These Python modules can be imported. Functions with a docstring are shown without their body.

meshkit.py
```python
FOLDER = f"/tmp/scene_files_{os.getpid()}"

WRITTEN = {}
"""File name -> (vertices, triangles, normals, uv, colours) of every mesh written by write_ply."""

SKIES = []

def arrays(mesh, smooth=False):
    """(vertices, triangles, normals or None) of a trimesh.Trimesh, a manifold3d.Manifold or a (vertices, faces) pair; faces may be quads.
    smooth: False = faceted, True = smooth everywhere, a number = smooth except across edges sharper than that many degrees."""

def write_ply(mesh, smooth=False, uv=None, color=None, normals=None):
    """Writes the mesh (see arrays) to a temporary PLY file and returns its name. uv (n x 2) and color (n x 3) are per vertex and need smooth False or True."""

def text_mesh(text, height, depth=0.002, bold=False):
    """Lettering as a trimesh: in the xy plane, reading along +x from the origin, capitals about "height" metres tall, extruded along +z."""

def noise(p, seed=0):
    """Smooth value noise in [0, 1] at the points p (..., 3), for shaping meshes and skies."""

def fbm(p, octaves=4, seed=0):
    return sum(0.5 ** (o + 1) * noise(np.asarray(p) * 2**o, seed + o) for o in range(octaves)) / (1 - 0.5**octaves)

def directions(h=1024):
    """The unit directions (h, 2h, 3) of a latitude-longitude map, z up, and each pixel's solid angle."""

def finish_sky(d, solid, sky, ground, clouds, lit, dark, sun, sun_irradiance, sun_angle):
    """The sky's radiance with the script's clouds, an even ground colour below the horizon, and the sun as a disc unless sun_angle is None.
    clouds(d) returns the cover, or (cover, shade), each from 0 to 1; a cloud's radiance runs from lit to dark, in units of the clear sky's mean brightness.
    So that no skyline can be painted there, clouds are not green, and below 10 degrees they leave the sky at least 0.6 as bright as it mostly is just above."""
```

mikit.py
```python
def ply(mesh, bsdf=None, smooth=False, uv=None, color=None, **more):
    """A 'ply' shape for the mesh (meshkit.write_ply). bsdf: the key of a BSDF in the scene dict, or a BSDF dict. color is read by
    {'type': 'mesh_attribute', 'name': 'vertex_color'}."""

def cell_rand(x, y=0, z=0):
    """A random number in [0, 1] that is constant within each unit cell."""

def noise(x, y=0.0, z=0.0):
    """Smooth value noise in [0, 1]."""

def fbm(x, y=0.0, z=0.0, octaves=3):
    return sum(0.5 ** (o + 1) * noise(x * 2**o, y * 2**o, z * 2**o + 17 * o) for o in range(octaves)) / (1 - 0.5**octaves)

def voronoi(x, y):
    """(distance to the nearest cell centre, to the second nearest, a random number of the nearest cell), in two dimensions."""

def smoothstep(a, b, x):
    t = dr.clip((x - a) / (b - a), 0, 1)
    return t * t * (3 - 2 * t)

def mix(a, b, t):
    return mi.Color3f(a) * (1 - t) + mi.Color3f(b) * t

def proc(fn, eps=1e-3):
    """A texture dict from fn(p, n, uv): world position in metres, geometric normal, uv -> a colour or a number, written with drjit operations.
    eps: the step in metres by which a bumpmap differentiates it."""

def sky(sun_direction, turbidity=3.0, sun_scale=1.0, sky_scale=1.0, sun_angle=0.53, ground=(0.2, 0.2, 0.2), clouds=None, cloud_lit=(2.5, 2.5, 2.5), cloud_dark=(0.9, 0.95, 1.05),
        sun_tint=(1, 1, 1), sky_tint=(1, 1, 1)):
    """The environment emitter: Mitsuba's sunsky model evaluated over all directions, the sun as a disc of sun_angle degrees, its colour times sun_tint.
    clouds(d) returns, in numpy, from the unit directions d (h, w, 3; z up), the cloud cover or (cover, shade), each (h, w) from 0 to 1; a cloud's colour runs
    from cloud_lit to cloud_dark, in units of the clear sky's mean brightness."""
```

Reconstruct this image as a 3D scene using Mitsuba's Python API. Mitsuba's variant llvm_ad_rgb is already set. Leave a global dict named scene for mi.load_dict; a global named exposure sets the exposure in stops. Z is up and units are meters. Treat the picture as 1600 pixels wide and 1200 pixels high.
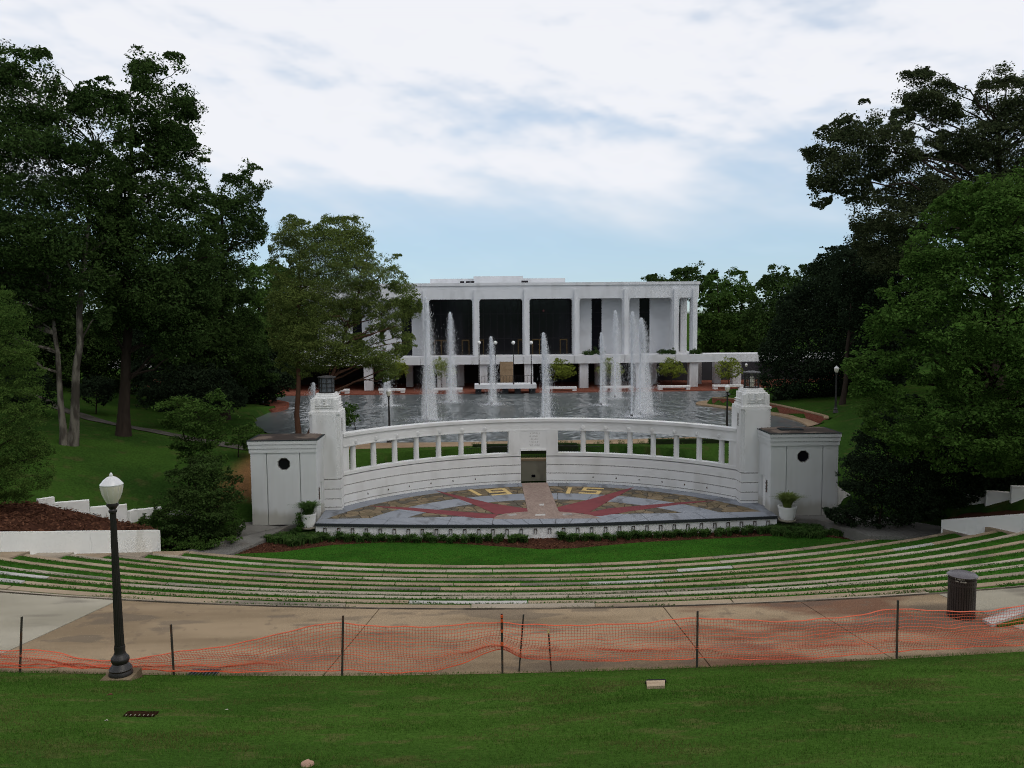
import math, numpy as np, trimesh, mitsuba as mi, drjit as dr, mikit, meshkit
from mikit import proc, noise, fbm, voronoi, cell_rand, smoothstep, mix
from shapely.geometry import Polygon, Point, box as sbox, LineString
from shapely.ops import unary_union
from shapely import affinity, contains_xy, distance as sdist, points as spoints
T = mi.ScalarTransform4f
scene, labels = {}, {}

# ------------------------------------------------------------------ camera, sky, exposure
FOC, CAM = 1295.0, np.array([-3.6, 0.0, 13.0])          # focal length in pixels of a 1600 px wide picture
YAW, PITCH, ROLL = math.radians(1.95), math.radians(-4.86), math.radians(0.485)
FW = np.array([math.sin(YAW)*math.cos(PITCH), math.cos(YAW)*math.cos(PITCH), math.sin(PITCH)])
R0 = np.array([math.cos(YAW), -math.sin(YAW), 0.0]); U0 = np.cross(R0, FW)
UP = U0*math.cos(ROLL)+R0*math.sin(ROLL); RT = R0*math.cos(ROLL)-U0*math.sin(ROLL)
scene['camera'] = {'type': 'perspective', 'fov': math.degrees(2*math.atan(800/FOC)), 'fov_axis': 'x', 'near_clip': 0.1, 'far_clip': 3000.0,
                   'to_world': T().look_at(origin=CAM.tolist(), target=(CAM+FW).tolist(), up=UP.tolist())}

def clouds(d):
    el = np.degrees(np.arcsin(np.clip(d[..., 2], -1, 1)))
    q = d*[6.5, 6.5, 16]; q[..., 2] += q[..., 0]*.35
    f = meshkit.fbm(q*.8+3, 5, 4); g = .6*meshkit.fbm(q*2.1+7+(f[..., None]-.5)*2, 5, 9)+.4*meshkit.fbm(q*5.2+1+(f[..., None]-.5)*3, 4, 19)
    base = np.clip((el-4.5)/8.0, 0, 1)
    cover = np.clip(base*.80+(f-.5)*2.2*np.clip((el-2)/6, 0, 1)+(g-.5)*1.7*base, 0, 1)
    cover = cover*cover*(3-2*cover)
    shade = np.clip(1-cover*1.05+(g-.5)*.5, 0, 1)*(1-.68*base)
    return .45+.52*cover, shade
scene['sky'] = mikit.sky([0.50, -0.42, 0.76], turbidity=3.0, sun_scale=0.10, sun_angle=36, sun_tint=(.84, .93, 1.08), sky_scale=1.0, clouds=clouds,
                         cloud_lit=(2.22, 2.24, 2.34), cloud_dark=(1.17, 1.42, 1.62), sky_tint=(0.76, 0.76, 0.72), ground=(0.08, 0.1, 0.06))
exposure = 2.7

# ------------------------------------------------------------------ helpers
rng = np.random.default_rng(7)
def ray(px, py): return FW+RT*(px-800)/FOC-UP*(py-600)/FOC
def at_depth(px, py, Y):
    d = ray(px, py); return CAM+d*(Y/d[1])
def on_level(px, py, z):
    d = ray(px, py); return CAM+d*((z-CAM[2])/d[2])

def numbered(name):
    k, i = name, 0
    while k in USED: i += 1; k = f'{name}_{i:03d}'
    USED.add(k); return k
USED = set()
def thing(name, label, cat, group=None):
    k = numbered(name); labels[k] = {'label': label, 'category': cat}
    if group: labels[k]['group'] = group
    return k
def struct(name, label=None):
    k = numbered(name); labels[k] = {'kind': 'structure'}
    if label: labels[k]['label'] = label
    return k
def stuff(name, label):
    k = numbered(name); labels[k] = {'kind': 'stuff', 'label': label, 'category': name.split('_')[-1]}
    return k
def put(key, mesh, mat, smooth=False, **kw):
    assert key not in scene, key
    scene[key] = mikit.ply(mesh, mat, smooth, **kw); return key
def part(parent, name, mesh, mat, smooth=False, label=None, kind=None, **kw):
    k = numbered(parent+'__'+name); put(k, mesh, mat, smooth, **kw)
    if label or kind:
        labels[k] = {}
        if label: labels[k]['label'] = label
        if kind: labels[k]['kind'] = kind
    return k

class MB:
    def __init__(s): s.v, s.f, s.n = [], [], 0
    def add(s, v, f):
        v = np.asarray(v, float).reshape(-1, 3); f = np.asarray(f, int)
        if f.shape[1] == 4: f = np.vstack([f[:, [0, 1, 2]], f[:, [0, 2, 3]]])
        s.v.append(v); s.f.append(f+s.n); s.n += len(v); return s
    def addm(s, m): return s.add(m.vertices, m.faces)
    def box(s, x0, x1, y0, y1, z0, z1):
        v = [[x, y, z] for x in (x0, x1) for y in (y0, y1) for z in (z0, z1)]
        return s.add(v, [[0, 1, 3, 2], [4, 6, 7, 5], [0, 4, 5, 1], [2, 3, 7, 6], [0, 2, 6, 4], [1, 5, 7, 3]])
    def hexa(s, lo, hi):            # lo, hi: 4 points each, counter-clockwise seen from above
        return s.add(np.vstack([lo, hi]), [[3, 2, 1, 0], [4, 5, 6, 7], [0, 1, 5, 4], [1, 2, 6, 5], [2, 3, 7, 6], [3, 0, 4, 7]])
    def tube(s, pts, rad, n=6, cap=True):
        pts = np.asarray(pts, float); m = len(pts); rad = np.broadcast_to(rad, m)
        t = np.gradient(pts, axis=0); t /= np.linalg.norm(t, axis=1, keepdims=True)+1e-12
        a = np.cross(t, np.where(np.abs(t[:, 2:3]) < .9, [[0, 0, 1.]], [[1., 0, 0]])); a /= np.linalg.norm(a, axis=1, keepdims=True)
        b = np.cross(t, a); th = np.arange(n)/n*2*math.pi
        v = pts[:, None]+rad[:, None, None]*(a[:, None]*np.cos(th)[None, :, None]+b[:, None]*np.sin(th)[None, :, None])
        i = np.arange(m-1)[:, None]*n; j = np.arange(n)[None]; k = (j+1) % n
        f = np.stack([i+j, i+k, i+n+k, i+n+j], -1).reshape(-1, 4); s.add(v.reshape(-1, 3), f)
        if cap:
            for e, o in ((0, 1), (m-1, 0)):
                idx = [[0, q, q+1] if o == 0 else [0, q+1, q] for q in range(1, n-1)]
                s.add(v[e], idx)
        return s
    def lathe(s, prof, n=24, c=(0, 0, 0)):
        prof = np.asarray(prof, float); th = np.arange(n)/n*2*math.pi; m = len(prof)
        v = np.stack([prof[:, 0:1]*np.cos(th), prof[:, 0:1]*np.sin(th), np.repeat(prof[:, 1:2], n, 1)], -1)+np.asarray(c, float)
        i = np.arange(m-1)[:, None]*n; j = np.arange(n)[None]; k = (j+1) % n
        return s.add(v.reshape(-1, 3), np.stack([i+j, i+k, i+n+k, i+n+j], -1).reshape(-1, 4))
    def prism(s, poly, z0, z1):     # shapely polygon in xy
        for g in getattr(poly, 'geoms', [poly]):
            if g.geom_type == 'Polygon' and g.area > 1e-6:
                m = trimesh.creation.extrude_polygon(g, z1-z0, engine='earcut'); m.apply_translation([0, 0, z0]); s.addm(m)
        return s
    def arc(s, c, r0, r1, a0, a1, z0, z1, n=None):      # angle from +y towards +x, degrees
        n = n or max(2, int(abs(a1-a0)/1.5)+1); a = np.radians(np.linspace(a0, a1, n))
        S, C = np.sin(a), np.cos(a)
        ring = lambda r, z: np.stack([c[0]+r*S, c[1]+r*C, np.full(n, z)], -1)
        v = np.vstack([ring(r0, z0), ring(r1, z0), ring(r1, z1), ring(r0, z1)]); i = np.arange(n-1); f = []
        for p, q in ((0, 1), (1, 2), (2, 3), (3, 0)):
            f.append(np.stack([p*n+i, q*n+i, q*n+i+1, p*n+i+1], -1))
        f.append([[0, 3*n, 2*n, n], [n-1, 2*n-1, 3*n-1, 4*n-1]])
        return s.add(v, np.vstack(f))
    @property
    def m(s): return (np.vstack(s.v), np.vstack(s.f))

def xform(mesh, M):
    v, f = mesh; return (v@np.asarray(M)[:3, :3].T+np.asarray(M)[:3, 3], f)
def rotz(a, t=(0, 0, 0)):
    c, s_ = math.cos(a), math.sin(a); M = np.eye(4); M[:2, :2] = [[c, -s_], [s_, c]]; M[:3, 3] = t; return M

# ------------------------------------------------------------------ materials
def diffuse(key, col, two=False):
    r = {'type': 'rgb', 'value': list(col)} if not callable(col) else proc(col)
    b = {'type': 'diffuse', 'reflectance': r}
    scene[key] = {'type': 'twosided', 'bsdf': b} if two else b
def princ(key, col, rough=.5, two=False, **kw):
    r = {'type': 'rgb', 'value': list(col)} if not callable(col) else proc(col)
    b = {'type': 'principled', 'base_color': r, 'roughness': rough, **kw}
    scene[key] = {'type': 'twosided', 'bsdf': b} if two else b

def white_fn(p, n, uv):
    v = fbm(p.x*.9+p.y*.7, p.z*.35, p.y*.9-p.x*.3)
    streak = fbm(p.x*4.5+p.y*4.1, p.z*.25, 0.)*smoothstep(.45, .8, fbm(p.x*1.1, p.y*1.1, p.z*.4))
    return mix((.69, .695, .69), (.42, .41, .375), dr.clip(smoothstep(.46, .86, v)*.42+streak*.3, 0, 1))
diffuse('white_paint', white_fn)
def pav_fn(p, n, uv):
    v = fbm(p.x*.9+p.y*.7, p.z*.35, p.y*.9-p.x*.3); drip = fbm(p.x*5.5+p.y*5.1, p.z*.2, 0.)*smoothstep(4.6, 3.2, p.z+1.2*fbm(p.x*2.2, p.y*2.2, 3.))
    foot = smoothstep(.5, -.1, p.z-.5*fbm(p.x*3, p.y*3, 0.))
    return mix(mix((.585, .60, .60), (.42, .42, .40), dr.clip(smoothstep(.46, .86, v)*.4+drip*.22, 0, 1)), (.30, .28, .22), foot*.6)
diffuse('pavilion_paint', pav_fn)
diffuse('wall_white', lambda p, n, uv: mix((.84, .84, .81), (.62, .60, .54), smoothstep(.52, .85, fbm(p.x*1.3+p.y*1.1, p.z*.5, p.y-p.x*.2))*.6))
diffuse('white_paint_clean', lambda p, n, uv: mix((.74, .74, .73), (.5, .485, .45), smoothstep(.5, .85, fbm(p.x*1.3+p.y*1.1, p.z*.6, p.y-p.x*.2))*.45))
diffuse('groove', (.26, .255, .24))
diffuse('library_white', lambda p, n, uv: mix((.66, .67, .69), (.55, .555, .565), smoothstep(.4, .85, fbm(p.x*1.4, p.z*.35, p.y*.3, 4))*.8))
diffuse('library_wall', lambda p, n, uv: mix((.60, .61, .63), (.52, .525, .54), smoothstep(.35, .8, fbm(p.x*.4, p.z*.8, p.y*.3))))
princ('dark_glass', (.006, .006, .009), .12, specular=.35)
diffuse('mullion', (.028, .026, .03))
diffuse('door_frame', (.14, .09, .04))
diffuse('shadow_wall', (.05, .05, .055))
def brick_fn(p, n, uv):
    row = dr.floor(p.z/.08); c = cell_rand(dr.floor((p.x+p.y)/.22+row*.5), row, 1)
    fx = (p.x+p.y)/.22+row*.5; fx = fx-dr.floor(fx); fz = p.z/.08; fz = fz-dr.floor(fz)
    m = smoothstep(.02, .08, fx)*smoothstep(.05, .16, fz)
    return mix((.16, .14, .12), mix((.17, .05, .032), (.26, .085, .055), c), m)
diffuse('brick', brick_fn)
diffuse('brick_paving', lambda p, n, uv: mix((.14, .05, .035), (.24, .095, .065), cell_rand(p.x/.22, p.y/.11, 0.)*.6+.4*fbm(p.x*.4, p.y*.4)))
def concrete(a, b, s=1., dark=(.12, .105, .09)):
    def fn(p, n, uv):
        v = fbm(p.x*s*.5, p.y*s*1.1, p.z*.7, 5); g = noise(p.x*38, p.y*38, p.z*38)
        st = smoothstep(.6, .74, fbm(p.x*.55+9, p.y*1.6+4, p.z*.3, 4))
        return mix(mix(mix(a, b, smoothstep(.28, .72, v)), dark, st*.55), (.5, .45, .38), smoothstep(.8, 1., g)*.22)
    return fn
def walk_fn(p, n, uv):
    v = fbm(p.x*.35, p.y*1.6, 0., 5); g = noise(p.x*42, p.y*42, 1.)
    c = mix((.315, .238, .155), (.215, .160, .102), smoothstep(.3, .7, v))
    red = smoothstep(.44, .62, fbm(p.x*.42+11.3, p.y*1.15+2.1, 0., 4))*smoothstep(-1.6, 1.4, p.x)
    c = mix(c, (.125, .052, .035), red*.72)
    damp = smoothstep(.58, .68, fbm(p.x*.7+3, p.y*1.9+8, 0., 4)); c = mix(c, (.11, .092, .075), damp*.5)
    speck = smoothstep(.66, .8, fbm(p.x*5, p.y*5, 2., 3)); c = mix(c, (.15, .115, .085), speck*.4)
    return mix(c, (.42, .36, .29), smoothstep(.82, 1., g)*.2)
diffuse('walk_tan', walk_fn); diffuse('strip_dark', lambda p, n, uv: mix((.05, .042, .032), (.12, .10, .075), smoothstep(.45, .75, fbm(p.x*1.9, p.y*1.9, 0., 3))))
diffuse('walk_grey', concrete((.37, .34, .27), (.285, .26, .20), .8))
diffuse('seat_tan', concrete((.36, .285, .20), (.255, .195, .135), 1.))
diffuse('seat_pale', concrete((.385, .335, .265), (.28, .235, .18), 1.))
diffuse('seat_patch', concrete((.46, .44, .41), (.33, .31, .29), 1.4))
diffuse('seat_worn', concrete((.29, .24, .18), (.17, .145, .12), 2.))
diffuse('path_grey', concrete((.185, .18, .165), (.125, .12, .11), .8))
diffuse('path_dark', concrete((.105, .095, .085), (.06, .055, .045), .9, (.035, .04, .02)))
diffuse('sand', concrete((.34, .25, .165), (.25, .18, .115), .6, (.2, .15, .1)))
def slate_fn(p, n, uv):
    v = fbm(p.x*.5, p.y*.9, 0., 5); st = smoothstep(.55, .75, fbm(p.x*1.3+5, p.y*.5, 0., 4))
    return mix(mix((.15, .165, .19), (.21, .225, .25), v), (.075, .077, .082), st*.7)
princ('slate', slate_fn, .55, specular=.4)
diffuse('slate_edge', (.035, .04, .042))
diffuse('stage_red', lambda p, n, uv: mix((.225, .070, .074), (.155, .055, .060), fbm(p.x*1.1, p.y*1.6, 0., 4)))
diffuse('numeral', lambda p, n, uv: mix((.60, .45, .20), (.48, .35, .16), fbm(p.x*3, p.y*3)))
diffuse('pebble', lambda p, n, uv: mix((.33, .255, .215), (.19, .14, .12), cell_rand(p.x*9, p.y*7, 0.)*.6+.4*fbm(p.x*1.2, p.y*1.2)))
for i, (a, b) in enumerate((((.185, .15, .095), (.13, .105, .07)), ((.235, .19, .125), (.165, .125, .085)), ((.135, .12, .095), (.085, .075, .06)))):
    diffuse(f'flagstone_{i}', (lambda a, b: lambda p, n, uv: mix(a, b, fbm(p.x*2.3, p.y*2.3, 0.)))(a, b))
diffuse('grout', (.065, .055, .042))
def grass_fn(a, b, c, s=1.):
    def fn(p, n, uv):
        v = fbm(p.x*.28*s, p.y*.5*s, 0., 4); w = fbm(p.x*2.6*s+5, p.y*4.4*s, 0., 3); g = noise(p.x*30, p.y*30, p.z*30)
        return mix(mix(a, b, smoothstep(.3, .7, v)), c, smoothstep(.52, .8, w)*.55)*(.72+.56*g)
    return fn
diffuse('lawn_soil', grass_fn((.048, .100, .016), (.036, .078, .013), (.098, .092, .034)))
diffuse('terrace_turf', grass_fn((.032, .105, .012), (.024, .078, .010), (.05, .09, .016), 1.6))
def ground_fn(p, n, uv):
    v = fbm(p.x*.16, p.y*.2, 0., 4); w = fbm(p.x*1.3+5, p.y*1.5, 0., 4); g = noise(p.x*12, p.y*12, p.z*12)
    c = mix((.036, .078, .013), (.022, .050, .010), smoothstep(.3, .7, v)); c = mix(c, (.065, .062, .024), smoothstep(.55, .8, w)*.5)
    left = smoothstep(-22.5, -20.5, p.x)*smoothstep(-14.5, -16.5, p.x)*smoothstep(54, 55.5, p.y)*smoothstep(66.5, 64, p.y)
    c = mix(c, mix((.20, .105, .045), (.13, .075, .035), w), left*smoothstep(.3, .45, v+.25))
    return c*(.7+.6*g)
diffuse('ground_grass', ground_fn)
diffuse('mulch', lambda p, n, uv: mix((.082, .035, .022), (.035, .018, .013), fbm(p.x*3.2, p.y*3.2, p.z*3, 4))*(.6+.8*noise(p.x*16, p.y*16, p.z*16)))
diffuse('mulch_chip', lambda p, n, uv: mix((.16, .075, .045), (.05, .024, .016), cell_rand(p.x*9, p.y*9, p.z*9)), True)
def thin(key, c0, c1, c2, s=.45, trans=.55, rough=.55):
    def fn(p, n, uv):
        a = fbm(p.x*s, p.y*s, p.z*s*1.2, 3); r = cell_rand(p.x*5.3, p.y*5.3, p.z*5.3)
        return mix(mix(c0, c1, smoothstep(.3, .7, a)), c2, r*r*.75)
    scene[key] = {'type': 'principledthin', 'base_color': proc(fn), 'roughness': rough, 'diff_trans': trans, 'spec_trans': 0.0}
thin('leaf_dark', (.030, .060, .016), (.048, .088, .022), (.062, .095, .032))
thin('leaf_oak', (.042, .060, .026), (.062, .080, .034), (.085, .095, .048))
thin('leaf_bright', (.042, .095, .018), (.070, .138, .027), (.095, .162, .038))
thin('leaf_mid', (.040, .086, .018), (.062, .118, .024), (.08, .13, .034))
thin('leaf_olive', (.100, .145, .036), (.138, .185, .048), (.17, .205, .062), .45, .65)
thin('leaf_lime', (.150, .200, .030), (.200, .250, .040), (.24, .27, .055), 1.2)
thin('leaf_black', (.016, .028, .015), (.026, .042, .021), (.036, .052, .028))
thin('leaf_needle', (.048, .098, .022), (.078, .138, .030), (.098, .15, .036), 1.1)
thin('leaf_hedge', (.030, .075, .014), (.045, .105, .018), (.06, .115, .026), 1.6)
thin('leaf_liriope', (.030, .072, .016), (.052, .112, .024), (.10, .15, .05), 1.6)
def blade_fn(p, n, uv):
    a = fbm(p.x*.33, p.y*.8, 0., 4); e = fbm(p.x*1.1+4, p.y*2.6+9, 0., 4); r = cell_rand(p.x*61, p.y*61, 1.)
    top = smoothstep(10.8, 13.6, p.y)
    c = mix((.072, .158, .023), (.050, .120, .017), smoothstep(.3, .7, a)); c = mix(c, (.112, .112, .036), smoothstep(.50-.07*top, .70, e)*.75)
    return mix(c, (.14, .13, .055), smoothstep(.86, 1., r)*.7)
scene['grass_blade'] = {'type': 'principledthin', 'base_color': proc(blade_fn), 'roughness': .55, 'diff_trans': .5, 'spec_trans': 0.0}
thin('grass_blade_fine', (.040, .118, .015), (.032, .092, .012), (.065, .12, .022), .7, .5)
diffuse('bark_dark', lambda p, n, uv: mix((.050, .038, .030), (.022, .017, .014), fbm(p.x*5, p.y*5, p.z*.9, 4)))
diffuse('bark_pale', lambda p, n, uv: mix((.16, .145, .12), (.055, .048, .04), smoothstep(.35, .65, fbm(p.x*3.5, p.y*3.5, p.z*.8, 4))))
diffuse('bark_red', lambda p, n, uv: mix((.115, .058, .038), (.045, .028, .02), fbm(p.x*6, p.y*6, p.z*1.1, 4)))
def wave(p, n, uv):
    return .26*fbm(p.x*.7, p.y*.45, 0., 3)+.07*noise(p.x*1.9, p.y*1.2, 7.)+.02*noise(p.x*3.2, p.y*3.2, 3.)
scene['water'] = {'type': 'bumpmap', 'arbitrary': proc(wave, .03), 'scale': 1.0,
                  'bsdf': {'type': 'principled', 'base_color': {'type': 'rgb', 'value': [.095, .108, .110]}, 'roughness': .07, 'specular': .55}}
scene['spray'] = {'type': 'twosided', 'bsdf': {'type': 'diffuse', 'reflectance': {'type': 'rgb', 'value': [.80, .82, .85]}}}
princ('black_metal', lambda p, n, uv: mix((.010, .009, .009), (.017, .014, .013), fbm(p.x*9, p.y*9, p.z*4)), .45, specular=.5)
princ('rust_steel', lambda p, n, uv: mix((.035, .030, .026), (.085, .042, .025), smoothstep(.5, .7, fbm(p.x*20, p.y*20, p.z*7))), .6)
princ('bin_metal', lambda p, n, uv: mix((.020, .015, .014), (.036, .027, .025), fbm(p.x*7, p.y*7, p.z*3)), .42, specular=.5)
princ('bin_lid', lambda p, n, uv: mix((.125, .115, .125), (.07, .062, .066), fbm(p.x*9, p.y*9, p.z*9)), .38, metallic=.25)
princ('lamp_glass', lambda p, n, uv: mix((.62, .60, .50), (.50, .47, .38), smoothstep(6.5, 10.2, p.z)*.0+fbm(p.x*8, p.y*8, p.z*3)*.8), .22, clearcoat=.5)
princ('lamp_cap', (.62, .62, .62), .3, metallic=.2)
diffuse('globe', (.80, .80, .78))
princ('pale_glass', (.42, .44, .46), .15, specular=.6)
diffuse('drain_rust', lambda p, n, uv: mix((.035, .016, .010), (.012, .007, .005), noise(p.x*20, p.y*20, 0.)))
diffuse('footing', concrete((.22, .17, .11), (.13, .095, .06), 3.))
diffuse('concrete_block', concrete((.46, .36, .25), (.34, .25, .17), 3.))
scene['net_orange'] = {'type': 'twosided', 'bsdf': {'type': 'roughplastic', 'diffuse_reflectance': {'type': 'rgb', 'value': [.68, .10, .025]}, 'alpha': .35}}
diffuse('roof_brown', lambda p, n, uv: mix((.15, .12, .10), (.06, .05, .045), smoothstep(.4, .6, fbm(p.x*.9, p.y*.9, 0., 4))))
diffuse('cream_mark', (.46, .43, .36))
diffuse('stone_pink', (.42, .27, .2))
diffuse('engraving', (.30, .29, .27))

# ------------------------------------------------------------------ seating bowl geometry
ROWX, ROWR = -0.8, 54.0
ROW_Y = [43.65, 40.55, 37.51, 34.76, 32.01, 29.36, 26.70, 24.34, 21.91, 19.62, 17.42]
ROW_Z = [-.5+.715*k for k in range(11)]
ROW_W = [.44, .40, .37, .31, .32, .31, .245, .24, .23, .27, .30]
def sag(x): return ROWR-np.sqrt(ROWR**2-np.minimum(np.abs(np.asarray(x)-ROWX), 40.)**2)
def end_left(y): return -20.6-.377*(47.6-y)
def end_right(y): return 22.0+.47*(48.7-y)
WALK_Z, WALK_Y = 6.8, 16.98
def lawn_edge(x): return 13.86+(np.asarray(x)+2.6)**2/175
def bowl(x, y):
    t = y-sag(x); ys = [-30, 13.5, 17.0]+ROW_Y[::-1]+[52]; zs = [6.3, 6.3, 6.3]+[z-.715 for z in ROW_Z[::-1]]+[-1.2]
    return np.interp(t, ys, zs)-.35

# ------------------------------------------------------------------ terrain
AX = np.array([0.3, 46.1])        # centre of the colonnade's arc
POND = Polygon([(-16, 68.7), (-8, 68.4), (0, 68.5), (8, 68.6), (15, 69.6), (22, 74), (28.6, 79.6), (26.6, 82.6), (23.8, 86.2), (21.9, 90), (21.2, 95.2), (23.5, 97), (27, 101), (29, 107), (29.6, 113),
                (-30, 113), (-32, 106), (-30, 98), (-27.2, 94.6), (-28, 88), (-26, 80), (-21, 72)])
ctrl = np.array([(0, -15, 15), (-40, -15, 15), (40, -15, 15), (0, 0, 11), (-30, 0, 12), (30, 0, 12), (0, 14, 6.3), (-14, 14.5, 6.3), (12, 14.5, 6.3),
  (-27, 50, .9), (-24, 50.5, -.2), (-23, 52, .2), (-29, 47, 1.5), (-26, 53.5, 1.3), (-22.5, 55, .9), (-25, 57, 2.2), (-30, 60, 3.2), (-36, 66, 4.0), (-45, 60, 6), (-29, 38, 3.6), (-34, 36, 5), (-35, 26, 8), (-40, 18, 10), (-60, 30, 14), (-60, 60, 10), (-62, 90, 8), (-46, 95, 4.6), (-37, 86, 3), (-100, 60, 17), (-95, 120, 9), (-52, 115, 3.4),
  (-22, 63, 2.3), (-19, 56.5, 1.6), (-17, 53, -.1), (-21, 51, -.2), (-22, 48.5, -.7), (-25, 46.5, .8),
  (27, 50, 1.2), (24, 56, 2.0), (30, 60, 3.6), (36, 66, 5), (35, 78, 4.0), (46, 60, 8), (29.5, 38, 3.4), (35, 36, 6), (36, 26, 8), (40, 18, 10), (60, 40, 14), (62, 80, 9), (50, 100, 5.4), (34, 92, 3.2), (29, 95, 2.9), (100, 60, 16), (60, 120, 4), (36, 112, 2.6),
  (19, 56.5, 1.2), (18, 53, -.1), (21, 51, -.2), (23, 49.5, -.7), (26, 46, .8), (25, 66, 2.6), (27, 73, 2.7),
  (0, 49, -1.2), (10, 49, -1.2), (-10, 49, -1.2), (0, 56, -.4), (0, 62, -.4), (10, 56, -.4), (-10, 56, -.4),
  (0, 66.2, 2.05), (-10, 66, 2.05), (10, 66, 2.2), (-17, 66, 2.1), (18, 68, 2.3), (0, 68.6, 2.12), (-12, 68.5, 2.12), (12, 69, 2.15),
  (0, 116, 2.3), (-30, 116, 2.3), (30, 116, 2.3), (0, 150, 2.6), (-60, 150, 4), (60, 150, 4), (-120, 150, 9), (120, 150, 9), (0, 230, 5), (-150, 230, 12), (150, 230, 12), (-150, -15, 20), (150, -15, 20), (0, 600, 9), (-600, 600, 16), (600, 600, 16), (-600, -60, 26), (600, -60, 26), (0, -60, 24)], float)
from scipy.interpolate import LinearNDInterpolator
from scipy.ndimage import gaussian_filter
xs = np.concatenate([[-600, -400, -260, -180, -140], np.arange(-110, -45, 3), np.arange(-45, 45, .8), np.arange(45, 112, 3), [140, 180, 260, 400, 600]])
ys = np.concatenate([[-60, -40], np.arange(-20, 125, .8), np.arange(125, 230, 5), [260, 320, 420, 599]])
GX, GY = np.meshgrid(xs, ys, indexing='ij')
H = LinearNDInterpolator(ctrl[:, :2], ctrl[:, 2])(np.clip(GX, -599, 599), np.clip(GY, -59, 599))
H = gaussian_filter(np.nan_to_num(H, nan=12.), 1.6)
H = H+(meshkit.fbm(np.stack([GX*.12, GY*.12, GX*0], -1), 4, 3)-.5)*.7*np.clip((np.abs(GX)-20)/10, 0, 1)
inb = (GX > end_left(GY)-3.4) & (GX < end_right(GY)+3.2) & (GY < 50.5+0*GX) & (GY > lawn_edge(np.clip(GX, -40, 40))-1)
H = np.where(inb & (GY-sag(GX) < 46) & (np.abs(GX-ROWX) < 38), np.minimum(H, bowl(GX, GY)), H)
H = np.where((GY > 43) & (GY < 50.4) & (np.abs(GX) < 24-abs(49-GY)*.1), -1.3, H)
H = np.where((GY > 50) & (GY < 53.2) & (GX > -19.6-(53-GY)*.9) & (GX < 21+(53-GY)*1.1), np.minimum(H, -1.2), H)
H = np.where((GY < lawn_edge(np.clip(GX, -45, 45))+.5) & (np.abs(GX) < 45), H-1.2, H)
rr = np.hypot(GX-AX[0], GY-AX[1])
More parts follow.
